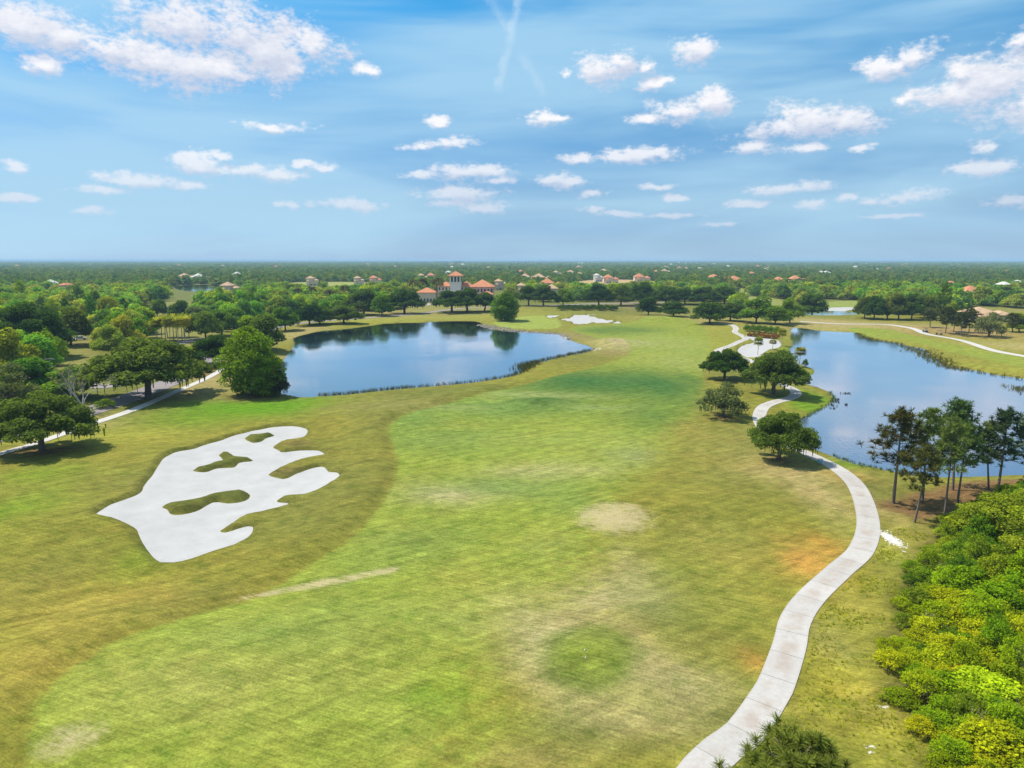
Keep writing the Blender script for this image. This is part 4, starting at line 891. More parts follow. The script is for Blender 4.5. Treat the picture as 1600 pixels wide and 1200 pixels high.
for i in range(9):
    T('bush%d' % (i % 4), 'hedge_shrub', 878 + i * 10, 486.5 - (i % 2) * 1.2, 475.5, 15, C_OAKD, 'dark shrub in the hedge behind the greenside bunker', 'shrub', 'hedge behind the greenside bunker')
for i, (k, x, b, t, w, c, lab) in enumerate([
    ('oak0', 322, 531, 484, 46, C_OAK, 'green oak right of the palm cluster'), ('oak2', 347, 525, 484, 46, C_OAKD, 'dark oak second right of the palm cluster'), ('round0', 368, 517, 478, 42, C_GREEN, 'green tree between the palm cluster and the left lake row'),
    ('oak1', 306, 511, 478, 36, C_GREY, 'grey-green tree behind the palm cluster at its right'), ('oak3', 331, 503, 468, 36, C_OAK, 'oak right of the shaded car park'), ('round1', 226, 523, 478, 40, C_LIME, 'yellow-green tree directly left of the palm cluster'),
    ('oak2', 196, 545, 484, 60, C_GREEN, 'wide green tree left of the palm cluster behind the huge oak'), ('oak0', 246, 497, 466, 30, C_OAK, 'oak at the near left edge of the shaded car park'), ('oak1', 282, 497, 468, 32, C_OAKD, 'dark oak at the near right edge of the shaded car park'), ('round0', 388, 532, 492, 40, C_LIME, 'lime green tree behind the tall round lakeside tree')]):
    T(k, 'broadleaf_tree', x, b, t, w, np.array(c) * 1.2, lab)
# palm group on the left and palms round the clubhouse
for i, (x, b, t) in enumerate([(246, 535, 495), (253, 533, 493), (259, 534, 490), (266, 536, 492), (272, 533, 489), (279, 536, 493), (285, 533, 488), (290, 536, 491), (296, 532, 489), (262, 529, 494), (276, 529, 492), (288, 528, 494)]):
    T('sabal%d' % (i % 2), 'palm_tree', x, b, t, 21, (.30, .30, .05), 'pale palm in the close cluster left of the left lake', 'palm', 'palm cluster in the clearing')
for i, (x, b, t, w) in enumerate([(645, 470, 436, 16), (661, 470, 434, 18), (683, 471, 433, 18), (720, 470, 438, 16), (727, 470, 440, 16), (488, 478, 447, 16), (515, 482, 452, 18), (466, 476, 450, 16), (540, 478, 446, 18)]):
    lab = ['palm left of the clubhouse entrance wing', 'palm in front of the clubhouse left wing roof', 'palm between the left wing and the clubhouse tower', 'palm just right of the clubhouse tower', 'second palm right of the clubhouse tower', 'palm above the trees, left of the far lawn', 'tall palm in the trees beyond the left lake', 'shaggy palm at the left of the trees beyond the lake', 'palm at the lower edge of the far lawn'][i]
    T('feather', 'palm_tree', x, b, t, w, (.075, .075, .03), 'brownish ' + lab, 'palm')
# flower bed and shrubs at the waste bunker
for i in range(7):
    T('bush%d' % (i % 4), 'flower_shrub', 1171 + i * 7.2, 524 + i * .6, 518.5 + i * .5, 9, (.22, .10, .03), 'orange shrub in the strip of planting behind the waste bunker', 'shrub', 'orange planting behind the waste bunker')
for i in range(6):
    T('bush%d' % (i % 4), 'bush', 1168 + i * 9, 517 + i * .8, 506 + i * .6, 14, C_GREEN, 'green shrub behind the orange planting at the waste bunker', 'shrub', 'green shrubs behind the waste bunker')

# near pine below the camera and the thicket
def young_pine():
    r = np.random.default_rng(7); mb = MB(); Hh = 10.5
    mb.tube([(0, 0, -.4), (.1, 0, 4), (0, .1, 8), (0, 0, 10.2)], [.2, .15, .08, .02], 8); P = []
    for i in range(90):
        f = .40 + .6 * (i + r.random()) / 90; z = f * Hh; ln = 2.9 * (1.02 - f) ** .55 * r.uniform(.7, 1.1) + .15; th = i * 2.39996
        o = np.array([0, 0, z - .8]); e = np.array([math.cos(th) * ln, math.sin(th) * ln, z - .3 + r.uniform(-.1, .2)])
        limb(mb, o, e, .045, .015, r, -.05, 4)
        for j in range(5):
            g = r.uniform(.35, 1.0); q = o + (e - o) * g + r.normal(size=3) * [.22, .22, .1]
            for u in range(4): P.append(q + [0, 0, .11 * u])
    V, F, t = tufts(r, P, 26, .30, .009, 1.5)
    reg('young', crown_mesh('crown', V, F, t, M_NEEDLE), mb.mesh('trunk', M_PBARK, True), *bounds(V))
young_pine()
yx, yy = G(1250, 1196, 9.0)
place('young', 'pine_tree', yx, yy, 1.95, .93, (.15, .175, .026), 'near young pine top with upright shoots at the bottom edge over the cart path', rz=.7)
def inside(poly, x, y): return float(sdf(poly, np.array([x]), np.array([y]), 30.)[0])
def shrub_label(key, c, x, y, d, tall):
    look = {'spiky': 'spiky green', 'tall': 'tall leafy'}.get(key, 'yellow' if c[0] > c[1] * .97 else ('lime' if c[0] > c[1] * .78 else 'green'))
    size = 'big ' if tall > 1.35 else ('low ' if tall < .85 else '')
    row = 'at the bottom edge' if y < 41 else ('by the near pine top' if y < 46 else ('below the middle' if y < 52 else ('above the middle' if y < 59 else ('near the lakeside pines' if y < 67 else 'under the lakeside pines'))))
    rim = 'on the outer rim' if d > -1.8 else ('just inside the rim' if d > -4.5 else ('deep in the middle' if x < y * .66 else 'at the right edge'))
    return size + look + ' shrub ' + rim + ' of the thicket, ' + row
r = np.random.default_rng(99); spots = []
lo, hi = THICKET.min(0), THICKET.max(0)
for _ in range(9000):
    x, y = r.uniform(lo[0], hi[0]), r.uniform(lo[1], hi[1])
    if x > .75 * (.984 * y + 5.4) + 1.5: continue
    if all((x - a) ** 2 + (y - b) ** 2 > 1.25 ** 2 for a, b in spots): spots.append((x, y))
spots = np.array(spots); sd_ = sdf(THICKET, spots[:, 0], spots[:, 1], 30.); keep = sd_ < -.2; spots = spots[keep]; sd_ = sd_[keep]
nb_ = 0
for (x, y), d in zip(spots, sd_):
    far_end = sstep(52, 72, np.array(y)); tall = float(np.clip(.55 + .12 * min(-d, 7) + .7 * far_end * min(-d, 4) / 4, .5, 1.9)) * r.uniform(.55, 1.4)
    u = r.random(); key = 'spiky' if u < .14 else ('tall' if u < .22 and d < -3 else 'bush%d' % int(r.integers(0, 4)))
    c = np.array(C_YG) * r.uniform(.8, 1.15); c[0] *= r.uniform(.66, 1.0)
    if u < .14: c = np.array((.13, .19, .016))
    if y > 58: c = c * .5 + np.array(C_GREEN) * .5 * r.uniform(.9, 1.5)
    s = r.uniform(.75, 1.15) * (1.25 if d < -3 else 1.0)
    if d > -1.2 and r.random() < .3: continue
    place(key, 'bush', float(x), float(y), s, (tall * .9 if key != 'tall' else tall * .62), c, shrub_label(key, c, x, y, d, tall), 'shrub', 'thicket right of the cart path'); nb_ += 1
for (px, py, top, w, lab) in [(1540, 850, 815, 60, 'pale dead branching snag at the upper edge of the thicket'), (1590, 880, 838, 50, 'grey dead twigs sticking out of the thicket at the right edge'), (1585, 1075, 1010, 40, 'slender pale sapling stem deep in the thicket')]:
    T('bare', 'dead_shrub', px, py, top, w, (.10, .11, .03), lab, 'shrub')
for i, (px, py, top, w) in enumerate([(1470, 905, 880, 34), (1520, 935, 905, 40), (1450, 985, 958, 36), (1560, 960, 925, 44), (1490, 1045, 1010, 48), (1440, 1090, 1060, 40), (1570, 1130, 1080, 60), (1510, 1150, 1105, 56)]):
    T('bare', 'dead_shrub', px, py, top, w, (.20, .19, .03), 'bare grey twiggy shrub, ' + ['first', 'second', 'third', 'fourth', 'fifth', 'sixth', 'seventh', 'last'][i] + ' from the top of the thicket', 'shrub', 'dead twigs in the thicket')
for i, (px, py, top, w) in enumerate([(1560, 850, 775, 120), (1605, 845, 768, 110), (1515, 845, 800, 70), (1600, 905, 840, 90)]):
    T('leafy%d' % (i % 2), 'broadleaf_tree', px, py, top, w, (.16, .215, .016), ['leafy green tree at the far corner of the thicket under the pines', 'green tree at the right edge behind the thicket', 'low round green tree at the left corner of the thicket', 'dark-bellied green tree at the right edge in the thicket'][i])
print('thicket', nb_)

# ------------------------------------------------------------------ buildings
M_ROOF = plain('terracotta_tiles', (.50, .205, .105), .85, .2, .25, .7)
M_ROOF2 = plain('sand_tiles', (.47, .31, .19), .85, .2, .22, .7)
M_ROOF3 = plain('pale_roof', (.55, .53, .50), .8, .2, .12, .7)
M_WALL = plain('cream_stucco', (.60, .49, .38), .9, .2, .10, .5)
M_WALLW = plain('white_stucco', (.66, .62, .57), .9, .2, .08, .5)
M_WALLP = plain('pink_stucco', (.60, .36, .32), .9, .2, .10, .5)
M_GLASS = plain('window_glass', (.03, .04, .05), .12, .6, .1)
M_TRIM = plain('trim', (.68, .64, .58), .8, .2, .06)
def hip(mb, x0, x1, y0, y1, z0, h, over=.7):
    x0 -= over; x1 += over; y0 -= over; y1 += over; w, d = x1 - x0, y1 - y0; m = min(w, d) / 2
    if w >= d: a, b = (x0 + m, (y0 + y1) / 2, z0 + h), (x1 - m + .01, (y0 + y1) / 2, z0 + h)
    else: a, b = ((x0 + x1) / 2, y0 + m, z0 + h), ((x0 + x1) / 2, y1 - m + .01, z0 + h)
    V = [(x0, y0, z0), (x1, y0, z0), (x1, y1, z0), (x0, y1, z0), (x0, y0, z0 - .25), (x1, y0, z0 - .25), (x1, y1, z0 - .25), (x0, y1, z0 - .25), a, b]
    mb.addvf(V, [(4, 7, 6, 5), (0, 4, 5, 1), (1, 5, 6, 2), (2, 6, 7, 3), (3, 7, 4, 0)])
    if w >= d: mb.addvf(V, [(0, 1, 9, 8), (2, 3, 8, 9)]); mb.addvf(V, [(1, 2, 9), (3, 0, 8)])
    else: mb.addvf(V, [(1, 2, 9, 8), (3, 0, 8, 9)]); mb.addvf(V, [(0, 1, 8), (2, 3, 9)])
    return mb
def arch_window(root, x, y, z0, w, h, arched=True, side=1):
    pts = [(x - w / 2, z0), (x + w / 2, z0), (x + w / 2, z0 + h)]
    if arched: pts += [(x + w / 2 * math.cos(a), z0 + h + w / 2 * math.sin(a)) for a in np.linspace(.5, math.pi - .5, 5)]
    pts += [(x - w / 2, z0 + h)]
    f = MB().prism([(x + (a - x) * 1.22, z0 + (b - z0) * 1.06 - .08) for a, b in pts], 1, y - .10, y + .02).obj('window', M_TRIM, root)
    MB().prism(pts, 1, y - .16, y - .103).obj('pane', M_GLASS, f)
def clubhouse():
    Y = 500.0; k = mpp(Y); X0 = (712 - 800) * k; zg = H(X0, Y) - .3
    root = tag(mk_empty('clubhouse', (X0, Y, 0)), 'pink and cream clubhouse with square white tower and terracotta roofs', 'building')
    sx = lambda px: (px - 712) * k; zz = lambda py: ztop(Y, py)
    def block(p0, p1, y0, y1, eave, ridge, wall, roofm=M_ROOF):
        a, b = sx(p0), sx(p1); e = zz(eave)
        w = MB().box(a, b, y0, y1, zg, e).obj('wall', wall, root)
        hip(MB(), a, b, y0, y1, e + .26, zz(ridge) - e).obj('roof', roofm, root); return a, b, e
    a, b, e = block(653, 682, -6, 8, 457, 449.5, M_WALL)
    for i in range(6): arch_window(root, a + (b - a) * (i + .5) / 6, -6, zg + .9, 1.3, 1.6)
    a, b, e = block(684.5, 706, 0, 16, 447.5, 441, M_WALL)
    for i in range(4): arch_window(root, a + (b - a) * (i + .5) / 4, 0, e - 2.6, 1.1, 1.5)
    for i in range(4): arch_window(root, a + (b - a) * (i + .5) / 4, 0, zg + 1, 1.3, 2)
    a, b, e = block(719, 736, 2, 18, 447.5, 440.5, M_WALL)
    for i in range(3): arch_window(root, a + (b - a) * (i + .5) / 3, 2, e - 2.6, 1.1, 1.5)
    a, b, e = block(735, 771, -3, 18, 448.5, 437.5, M_WALLP)
    for i in range(7): arch_window(root, a + (b - a) * (i + .5) / 7, -3, e - 3.4, 1.3, 1.7)
    a, b, e = block(754, 770.5, -9, -3.1, 459.5, 455, M_WALLP)
    for i in range(4): arch_window(root, a + (b - a) * (i + .5) / 4, -9, zg + 1, 1.2, 1.6)
    # tower: four corner piers, belfry openings, cornice, overhanging hipped roof
    a, b = sx(704), sx(721); e = zz(431); y0, y1 = -4, 4; w = b - a
    t = MB().box(a, b, y0, y1, zg, e).obj('tower', M_WALLW, root)
    MB().box(a - .35, b + .35, y0 - .35, y1 + .35, zz(441) - .3, zz(441) + .2).obj('cornice', M_TRIM, t)
    MB().box(a - .3, b + .3, y0 - .3, y1 + .3, e - .45, e - .02).obj('cornice', M_TRIM, t)
    for i in range(3):
        pts = a + w * (i + .5 + (i - 1) * -.12) / 3
        arch_window(t, pts, y0, zz(440.2), 1.35, zz(433.2) - zz(440.2))
    for i in range(3):
        yy_ = y0 + 8 * (i + .5) / 3; MB().prism([(yy_ - .6, zz(440.2)), (yy_ + .6, zz(440.2)), (yy_ + .6, zz(433)), (yy_, zz(432.4)), (yy_ - .6, zz(433))], 0, b + .02, b + .10).obj('pane', M_GLASS, t)
    hip(MB(), a, b, y0, y1, e + .26, zz(423.5) - e - .2, 1.5).obj('roof', M_ROOF, root)
clubhouse()
HOUSES = []   # x, y, half clearing
def villa(px, ridge, wpx, roofm, wallm, label, hr=8.0, group=None, two=True, seed=0):
    r = np.random.default_rng(int(px * 7 + seed)); Y = (CAM_H - hr) * FPX / (ridge - 406.0); k = mpp(Y); X = (px - 800) * k; w = wpx * k * 1.15; d = min(max(w * .6, 10), 20); zg = -.3
    root = tag(mk_empty('house', (X, Y, 0), 0), label, 'house', group); HOUSES.append((X, Y, w / 2 + 6))
    x0, x1 = -w / 2, w * .12; rh = min(hr * .46, .36 * min(x1 - x0, d)); e = hr - rh - .26
    MB().box(x0, x1, 0, d, zg, e).obj('wall', wallm, root); hip(MB(), x0, x1, 0, d, e + .26, rh).obj('roof', roofm, root)
    e2 = e * .72; MB().box(x1 + .02, w / 2, d * .1, d * .9, zg, e2).obj('wall', wallm, root); hip(MB(), x1 + .8, w / 2, d * .1, d * .9, e2 + .26, min(hr * .30, .36 * min(w * .38, d * .8))).obj('roof', roofm, root)
    MB().box(x0 + w * .1, x0 + w * .32, -3.2, -.02, zg, e2 * .9).obj('porch', wallm, root); hip(MB(), x0 + w * .1, x0 + w * .32, -3.2, -.8, e2 * .9 + .26, 1.5, .5).obj('roof', roofm, root)
    n = max(2, int(w / 5))
    for i in range(n):
        xx = x0 + w * .34 + (w * .62) * (i + .5) / n * .98; yy_ = 0 if xx < x1 - 1 else d * .1
        if abs(xx - x1) > 1.2: arch_window(root, xx, yy_, zg + 1.0, 1.5, 1.5, False)
    MB().box(x0 + w * .17, x0 + w * .25, -3.26, -3.203, zg, zg + 2.2).obj('door', M_GLASS, root)
for (px, ry, w, rm, wm, lab) in [
    (825, 426.5, 22, M_ROOF2, M_WALL, 'tan roofed house beyond the green, left of the row of villas'), (848, 426.5, 26, M_ROOF2, M_WALL, 'long tan roofed house right of another tan roof beyond the green'), (862, 434, 30, M_ROOF, M_WALL, 'orange roofed villa in the trees above the dark oaks'), (897, 421.5, 24, M_ROOF2, M_WALLW, 'large pale villa with sand roof beyond the tan field'),
    (955, 428, 20, M_ROOF, M_WALL, 'red roofed house at the back of the tan field'), (1004, 426.5, 21, M_ROOF, M_WALL, 'red roofed white house at the right end of the tan field'), (1126, 428, 36, M_ROOF, M_WALL, 'wide orange roofed villa in woodland right of centre'), (1156, 430, 30, M_ROOF, M_WALLP, 'pink roofed villa right of the wide orange roof'),
    (1178, 423.5, 13, M_ROOF, M_WALL, 'small orange roof behind the pink villa'), (935, 426.5, 11, M_ROOF3, M_WALLW, 'small pale house between tan field villas'), (818, 441, 16, M_ROOF2, M_WALL, 'low sand roofed house just right of the clubhouse'), (868, 443, 26, M_ROOF2, M_WALL, 'tan house half hidden above the lighter green tree'),
    (1224, 431.5, 24, M_ROOF, M_WALL, 'orange roofed villa above the head of the right lake'), (1250, 429.5, 24, M_ROOF, M_WALLW, 'orange roofed white villa right of its twin above the right lake'), (1497, 438, 32, M_ROOF, M_WALL, 'orange roofed mansion in the woods on the right'), (1534, 445.5, 48, M_ROOF, M_WALL, 'long salmon roofed villa lower right of the mansion'),
    (1580, 420.5, 13, M_ROOF, M_WALL, 'small orange roof far off at the right'), (1576, 439.5, 16, M_ROOF3, M_WALLW, 'grey white house near the right edge'), (1597, 437, 14, M_ROOF3, M_WALLP, 'pink house at the right edge of the picture'), (1552, 479, 56, M_ROOF2, M_WALL, 'near tan tiled roof behind the pines and the far cart track'),
    (81, 436, 28, M_ROOF3, M_WALLW, 'white hip roofed house in the woodland on the left'), (102, 441, 14, M_ROOF, M_WALL, 'small reddish roof right of the white roofed house'), (290, 426, 20, M_ROOF2, M_WALL, 'tan house behind the left far lake'), (312, 426.5, 24, M_ROOF3, M_WALLW, 'white roofed house behind the left far lake'), (372, 424, 16, M_ROOF3, M_WALLW, 'pale house right of the far lake'), (358, 439.5, 22, M_ROOF2, M_WALL, 'sand coloured house at the right bank of the far lake'),
    (487, 430.5, 14, M_ROOF2, M_WALL, 'tan house at the top left of the far lawn'), (560, 430.5, 12, M_ROOF2, M_WALL, 'tan house above the middle of the far lawn'), (586, 429.5, 15, M_ROOF, M_WALL, 'orange roofed house at the right of the far lawn'), (660, 426.5, 12, M_ROOF2, M_WALL, 'small tan house left behind the clubhouse tower'), (676, 425.5, 16, M_ROOF, M_WALL, 'orange roofed house close left behind the clubhouse tower'), (782, 434.5, 16, M_ROOF2, M_WALL, 'sand roofed house right behind the clubhouse')]:
    villa(px, ry, w, rm, wm, lab, 6.5 if px == 1552 else 11.5)
r = np.random.default_rng(17)
for i in range(44):
    ry = 410 + 14 * r.random() ** 1.5; px = r.uniform(10, 1590) if i % 2 else r.uniform(700, 1420)
    villa(px, ry, r.uniform(4, 9) + (ry - 410) * .5, [M_ROOF, M_ROOF2, M_ROOF3][i % 3], [M_WALL, M_WALLW][i % 2], 'tiny far house among the trees towards the horizon', 13.0 if ry < 415 else 11.5, 'far houses towards the horizon', seed=i)
for i, (px, w, h, col) in enumerate([(662, 24, 17, M_WALLW), (690, 20, 20, M_WALLW), (716, 14, 22, M_ROOF3), (735, 20, 16, M_WALLW), (815, 30, 18, M_ROOF3), (850, 26, 16, M_WALLW), (1075, 26, 15, M_WALLW), (1390, 18, 14, M_ROOF3)]):
    Y = 5200.0; k = mpp(Y); X = (px - 800) * k; root = tag(mk_empty('warehouse', (X, Y, 0)), ['long low', 'tall', 'narrow', 'flat', 'wide', 'grey', 'pale', 'small'][i] + ' white building on the horizon, ' + ['left of the clubhouse tower', 'just left of the clubhouse tower', 'right above the clubhouse tower', 'right of the clubhouse tower', 'above the dense round tree', 'above the green', 'right of centre', 'far right'][i], 'building')
    MB().box(-w * k / 2, w * k / 2, 0, 60, -1, h - 1.2).obj('wall', col, root); MB().box(-w * k / 2 - 1, w * k / 2 + 1, -1, 61, h - 1.19, h).obj('roof', M_ROOF3, root)
    for j in range(5): MB().box(-w * k / 2 + w * k * (j + .25) / 5, -w * k / 2 + w * k * (j + .75) / 5, -.4, -.02, h * .55, h * .8).obj('window', M_GLASS, root)

# ------------------------------------------------------------------ woodland
WL = gpoly([(-500, 655), (-30, 642), (30, 602), (70, 584), (110, 578), (170, 562), (232, 550), (305, 521), (345, 521), (375, 513), (402, 501), (432, 498), (475, 493), (560, 487), (640, 483), (652, 469), (645, 457), (-500, 457)], 0, 1)
WC = gpoly([(795, 474), (900, 472), (1150, 471), (1165, 457), (790, 457)], 0, 1)
WR = gpoly([(1150, 497), (1160, 472), (1240, 476), (1290, 468), (1345, 471), (1355, 490), (1450, 494), (1520, 500), (1580, 502), (1900, 520), (1900, 457), (1150, 457)], 0, 1)
g = 9.3; A, B = np.meshgrid(np.arange(-640, 720, g), np.arange(150, 640, g)); r = np.random.default_rng(3)
cx = A.ravel() + r.uniform(-.42, .42, A.size) * g; cy = B.ravel() + r.uniform(-.42, .42, A.size) * g
ok = (np.minimum(np.minimum(sdf(WL, cx, cy), sdf(WC, cx, cy)), sdf(WR, cx, cy)) < 0) & (np.abs(cx) < cy * .80 + 25)
for P in PONDS: ok &= sdf(P, cx, cy) > 5
for P in FAR_LAWNS + CLEARINGS: ok &= sdf(P, cx, cy) > 1.5
def clear_houses(cx, cy, ok):
    for (X, Y, w) in HOUSES:
        ok &= ~((np.abs(cx - X) < w * .75) & (cy > Y - 14 - Y * .11) & (cy < Y + 22))
    return ok
ok = clear_houses(cx, cy, ok)
ok &= ~((np.abs(cx + 42) < 44) & (cy > 440) & (cy < 530))
tp = [(o.location.x, o.location.y) for o in COL.objects if o.type == 'EMPTY' and o.get('category') in ('tree', 'palm')]
for (X, Y) in tp: ok &= (cx - X) ** 2 + (cy - Y) ** 2 > 5.5 ** 2
for pts, wd in ((SIDEWALK, 4), ([(20, 676), (100, 655), (160, 637), (225, 612), (290, 584), (335, 560), (372, 538), (405, 519), (450, 508), (520, 501), (600, 496), (660, 488.5), (760, 480), (900, 475.5), (1040, 473)], 7), ([(40, 590), (100, 590), (150, 603), (190, 597), (225, 575), (262, 545), (300, 533), (340, 528)], 6)):
    for q in path_line(pts, 4): ok &= (cx - q[0]) ** 2 + (cy - q[1]) ** 2 > wd ** 2
cx, cy = cx[ok], cy[ok]; o_ = np.argsort(cy); cx, cy = cx[o_], cy[o_]
NIND = 285
MARKS = [('the big dark oak', 66, 700), ('the leafless tree', 131, 640), ('the tall lamp post', 83, 608), ('the mulch bed clearing', 115, 540), ('the palm cluster', 270, 533), ('the huge spreading oak', 232, 615), ('the shaded car park', 280, 482), ('the tall round lakeside tree', 395, 590), ('the left lake oak row', 500, 500), ('the far left lake', 320, 452), ('the left picture edge', -60, 520), ('the upper left woodland edge', 0, 480), ('the clubhouse', 680, 470), ('the white roofed house', 85, 462), ('the head of the right lake', 1220, 495), ('the dark clump', 1400, 490), ('the salmon roofed villa', 1535, 475), ('the tree line behind the green', 960, 470), ('the pines behind the golf carts', 1500, 505)]
MARKS = [(n_, *G(a_, b_)) for n_, a_, b_ in MARKS]
def wood_label(key, c, s, x, y, side):
    hue = 'yellow-green' if c[0] > c[1] * .85 else ('olive' if c[0] > c[1] * .68 else ('bright green' if c[1] > .16 else 'dark green'))
    size = 'large ' if s > 1.2 else ('small ' if s < .97 else 'middling ')
    kind = 'pine' if 'pine' in key else ('upright tree' if 'round' in key else 'spreading tree')
    mk = min(MARKS, key=lambda m_: (m_[1] - x) ** 2 + (m_[2] - y) ** 2)
    rel = 'left of' if x < mk[1] - 6 else ('right of' if x > mk[1] + 6 else '')
    dep = 'behind' if y > mk[2] + 10 else ('in front' if y < mk[2] - 10 else '')
    if dep and rel: pos = dep + ' and ' + rel
    elif rel: pos = rel
    else: pos = {'behind': 'behind', 'in front': 'in front of', '': 'beside'}[dep]
    return size + hue + ' ' + kind + ' ' + pos + ' ' + mk[0]
PAL_L = [np.array(C_LIME) * 1.2, np.array(C_GREEN) * 1.45, np.array(C_OLV) * 1.6, np.array(C_OAK) * 1.6, np.array(C_LIME) * 1.0, np.array(C_OAKD) * 1.35, np.array(C_GREEN) * 1.2, np.array((.17, .18, .022))]
print('woodland trees', len(cx))
hz = height(cx, cy)
for i in range(min(NIND, len(cx))):
    x, y = float(cx[i]), float(cy[i]); u = r.random()
    key = 'oak%d' % r.integers(0, 4) if u < .55 else ('round%d' % r.integers(0, 2) if u < .88 else 'midpine%d' % r.integers(0, 2))
    s = r.uniform(.85, 1.40); c = PAL_L[int(r.integers(0, 8))] * 1.35 if x < 0 else PAL_L[int(r.integers(0, 6))] * .9
    side = 'left of the left lake' if x < 0 else 'beyond the right lake'
    place(key, 'woodland_tree', x, y, s * (1.15 if 'round' in key else .95), s * r.uniform(.9, 1.2), c, wood_label(key, c, s, x, y, side), 'tree', 'woodland ' + side, z=float(hz[i]) - .1)

def scatter(name, label, pts, scl, rot, keys, colors):
    src = bpy.data.collections.new(name + '_kinds')
    mats = [leaf_material(name + '_foliage', fixed=c) for c in colors]
    for k in keys:
        for mt in mats:
            m2 = PROTO[k][0].copy(); m2.materials.clear(); m2.materials.append(mt)
            src.objects.link(bpy.data.objects.new('crown_kind', m2))
    me = bpy.data.meshes.new(name)
    me.vertices.add(len(pts)); me.vertices.foreach_set('co', np.asarray(pts, np.float32).ravel())
    at = me.attributes.new('scl', 'FLOAT_VECTOR', 'POINT'); at.data.foreach_set('vector', np.asarray(scl, np.float32).ravel())
    at = me.attributes.new('rot', 'FLOAT_VECTOR', 'POINT'); at.data.foreach_set('vector', np.asarray(rot, np.float32).ravel())
    o = mk_obj(name, me); tag(o, label, 'trees', kind='stuff')
    ng = bpy.data.node_groups.new(name, 'GeometryNodeTree')
    ng.interface.new_socket('Geometry', in_out='INPUT', socket_type='NodeSocketGeometry'); ng.interface.new_socket('Geometry', in_out='OUTPUT', socket_type='NodeSocketGeometry')
    N = ng.nodes; L = ng.links; gi = N.new('NodeGroupInput'); go = N.new('NodeGroupOutput'); ip = N.new('GeometryNodeInstanceOnPoints'); ci = N.new('GeometryNodeCollectionInfo')
    ci.inputs['Collection'].default_value = src; ci.inputs['Separate Children'].default_value = True; ci.inputs['Reset Children'].default_value = True
    ip.inputs['Pick Instance'].default_value = True
    for nm, sock in (('scl', 'Scale'), ('rot', 'Rotation')):
        na = N.new('GeometryNodeInputNamedAttribute'); na.data_type = 'FLOAT_VECTOR'; na.inputs['Name'].default_value = nm; L.new(na.outputs[0], ip.inputs[sock])
    L.new(gi.outputs[0], ip.inputs['Points']); L.new(ci.outputs[0], ip.inputs['Instance']); L.new(ip.outputs[0], go.inputs[0])
    md = o.modifiers.new('trees', 'NODES'); md.node_group = ng; return o
rx, ry = cx[NIND:], cy[NIND:]; n = len(rx); s = r.uniform(.9, 1.4, n)
PAL_F = [tuple(np.array(C_LIME) * .8), tuple(np.array(C_GREEN) * 1.0), tuple(np.array(C_OLV) * 1.1), tuple(np.array(C_OAK) * 1.1), tuple(np.array(C_OAKD)), (.10, .12, .02)]
scatter('woodland', 'woodland of mixed green trees filling the ground beyond the lakes', np.stack([rx, ry, hz[NIND:] - .1], -1), np.stack([s * 1.12, s * 1.12, s * r.uniform(.85, 1.2, n)], -1), np.stack([0 * rx, 0 * rx, r.uniform(0, 6.28, n)], -1), ['mid0', 'mid1', 'mid2'], [tuple(np.array(c) * 1.75) for c in PAL_F])
FX = []; FY = []; FS = []; d = 632.0
while d < 15000:
    st = max(8.5, .0085 * d); m = int((1.62 * d + 80) / st); x = (np.arange(m) - m / 2 + r.uniform(-.45, .45, m)) * st
    FX.append(x); FY.append(d + r.uniform(-.45, .45, m) * st); FS.append(np.full(m, st)); d += st * .9
fx, fy, fs = np.concatenate(FX), np.concatenate(FY), np.concatenate(FS)
ok = np.ones(len(fx), bool)
for P in FAR_LAWNS + [LAKE]: ok &= sdf(P, fx, fy, 12.) > 2
ok = clear_houses(fx, fy, ok)
patch = np.sin(fx / 91 + 2 * np.sin(fy / 130)) + np.sin(fy / 73 + fx / 210) + .7 * np.sin(fx / 37 + fy / 51)
ok &= ~((patch > 1.7) & (r.random(len(fx)) < .85))
fx, fy, fs, pt = fx[ok], fy[ok], fs[ok], patch[ok]; n = len(fx); print('far trees', n)
sz = r.uniform(.6, 1.35, n) * (1 + .12 * np.sin(pt * 3)); sx = fs / 8.2 * r.uniform(.7, 1.5, n)
scatter('far_woodland', 'wooded plain of distant trees running to the horizon', np.stack([fx, fy, np.full(n, -.3)], -1), np.stack([sx, sx, sz], -1), np.stack([0 * fx, 0 * fx, r.uniform(0, 6.28, n)], -1), ['far0', 'far1', 'far2'], [tuple(np.array(c) * f) for c, f in zip(PAL_F, (1.0, 1.2, 1.25, 1.25, 1.2, 1.25))])

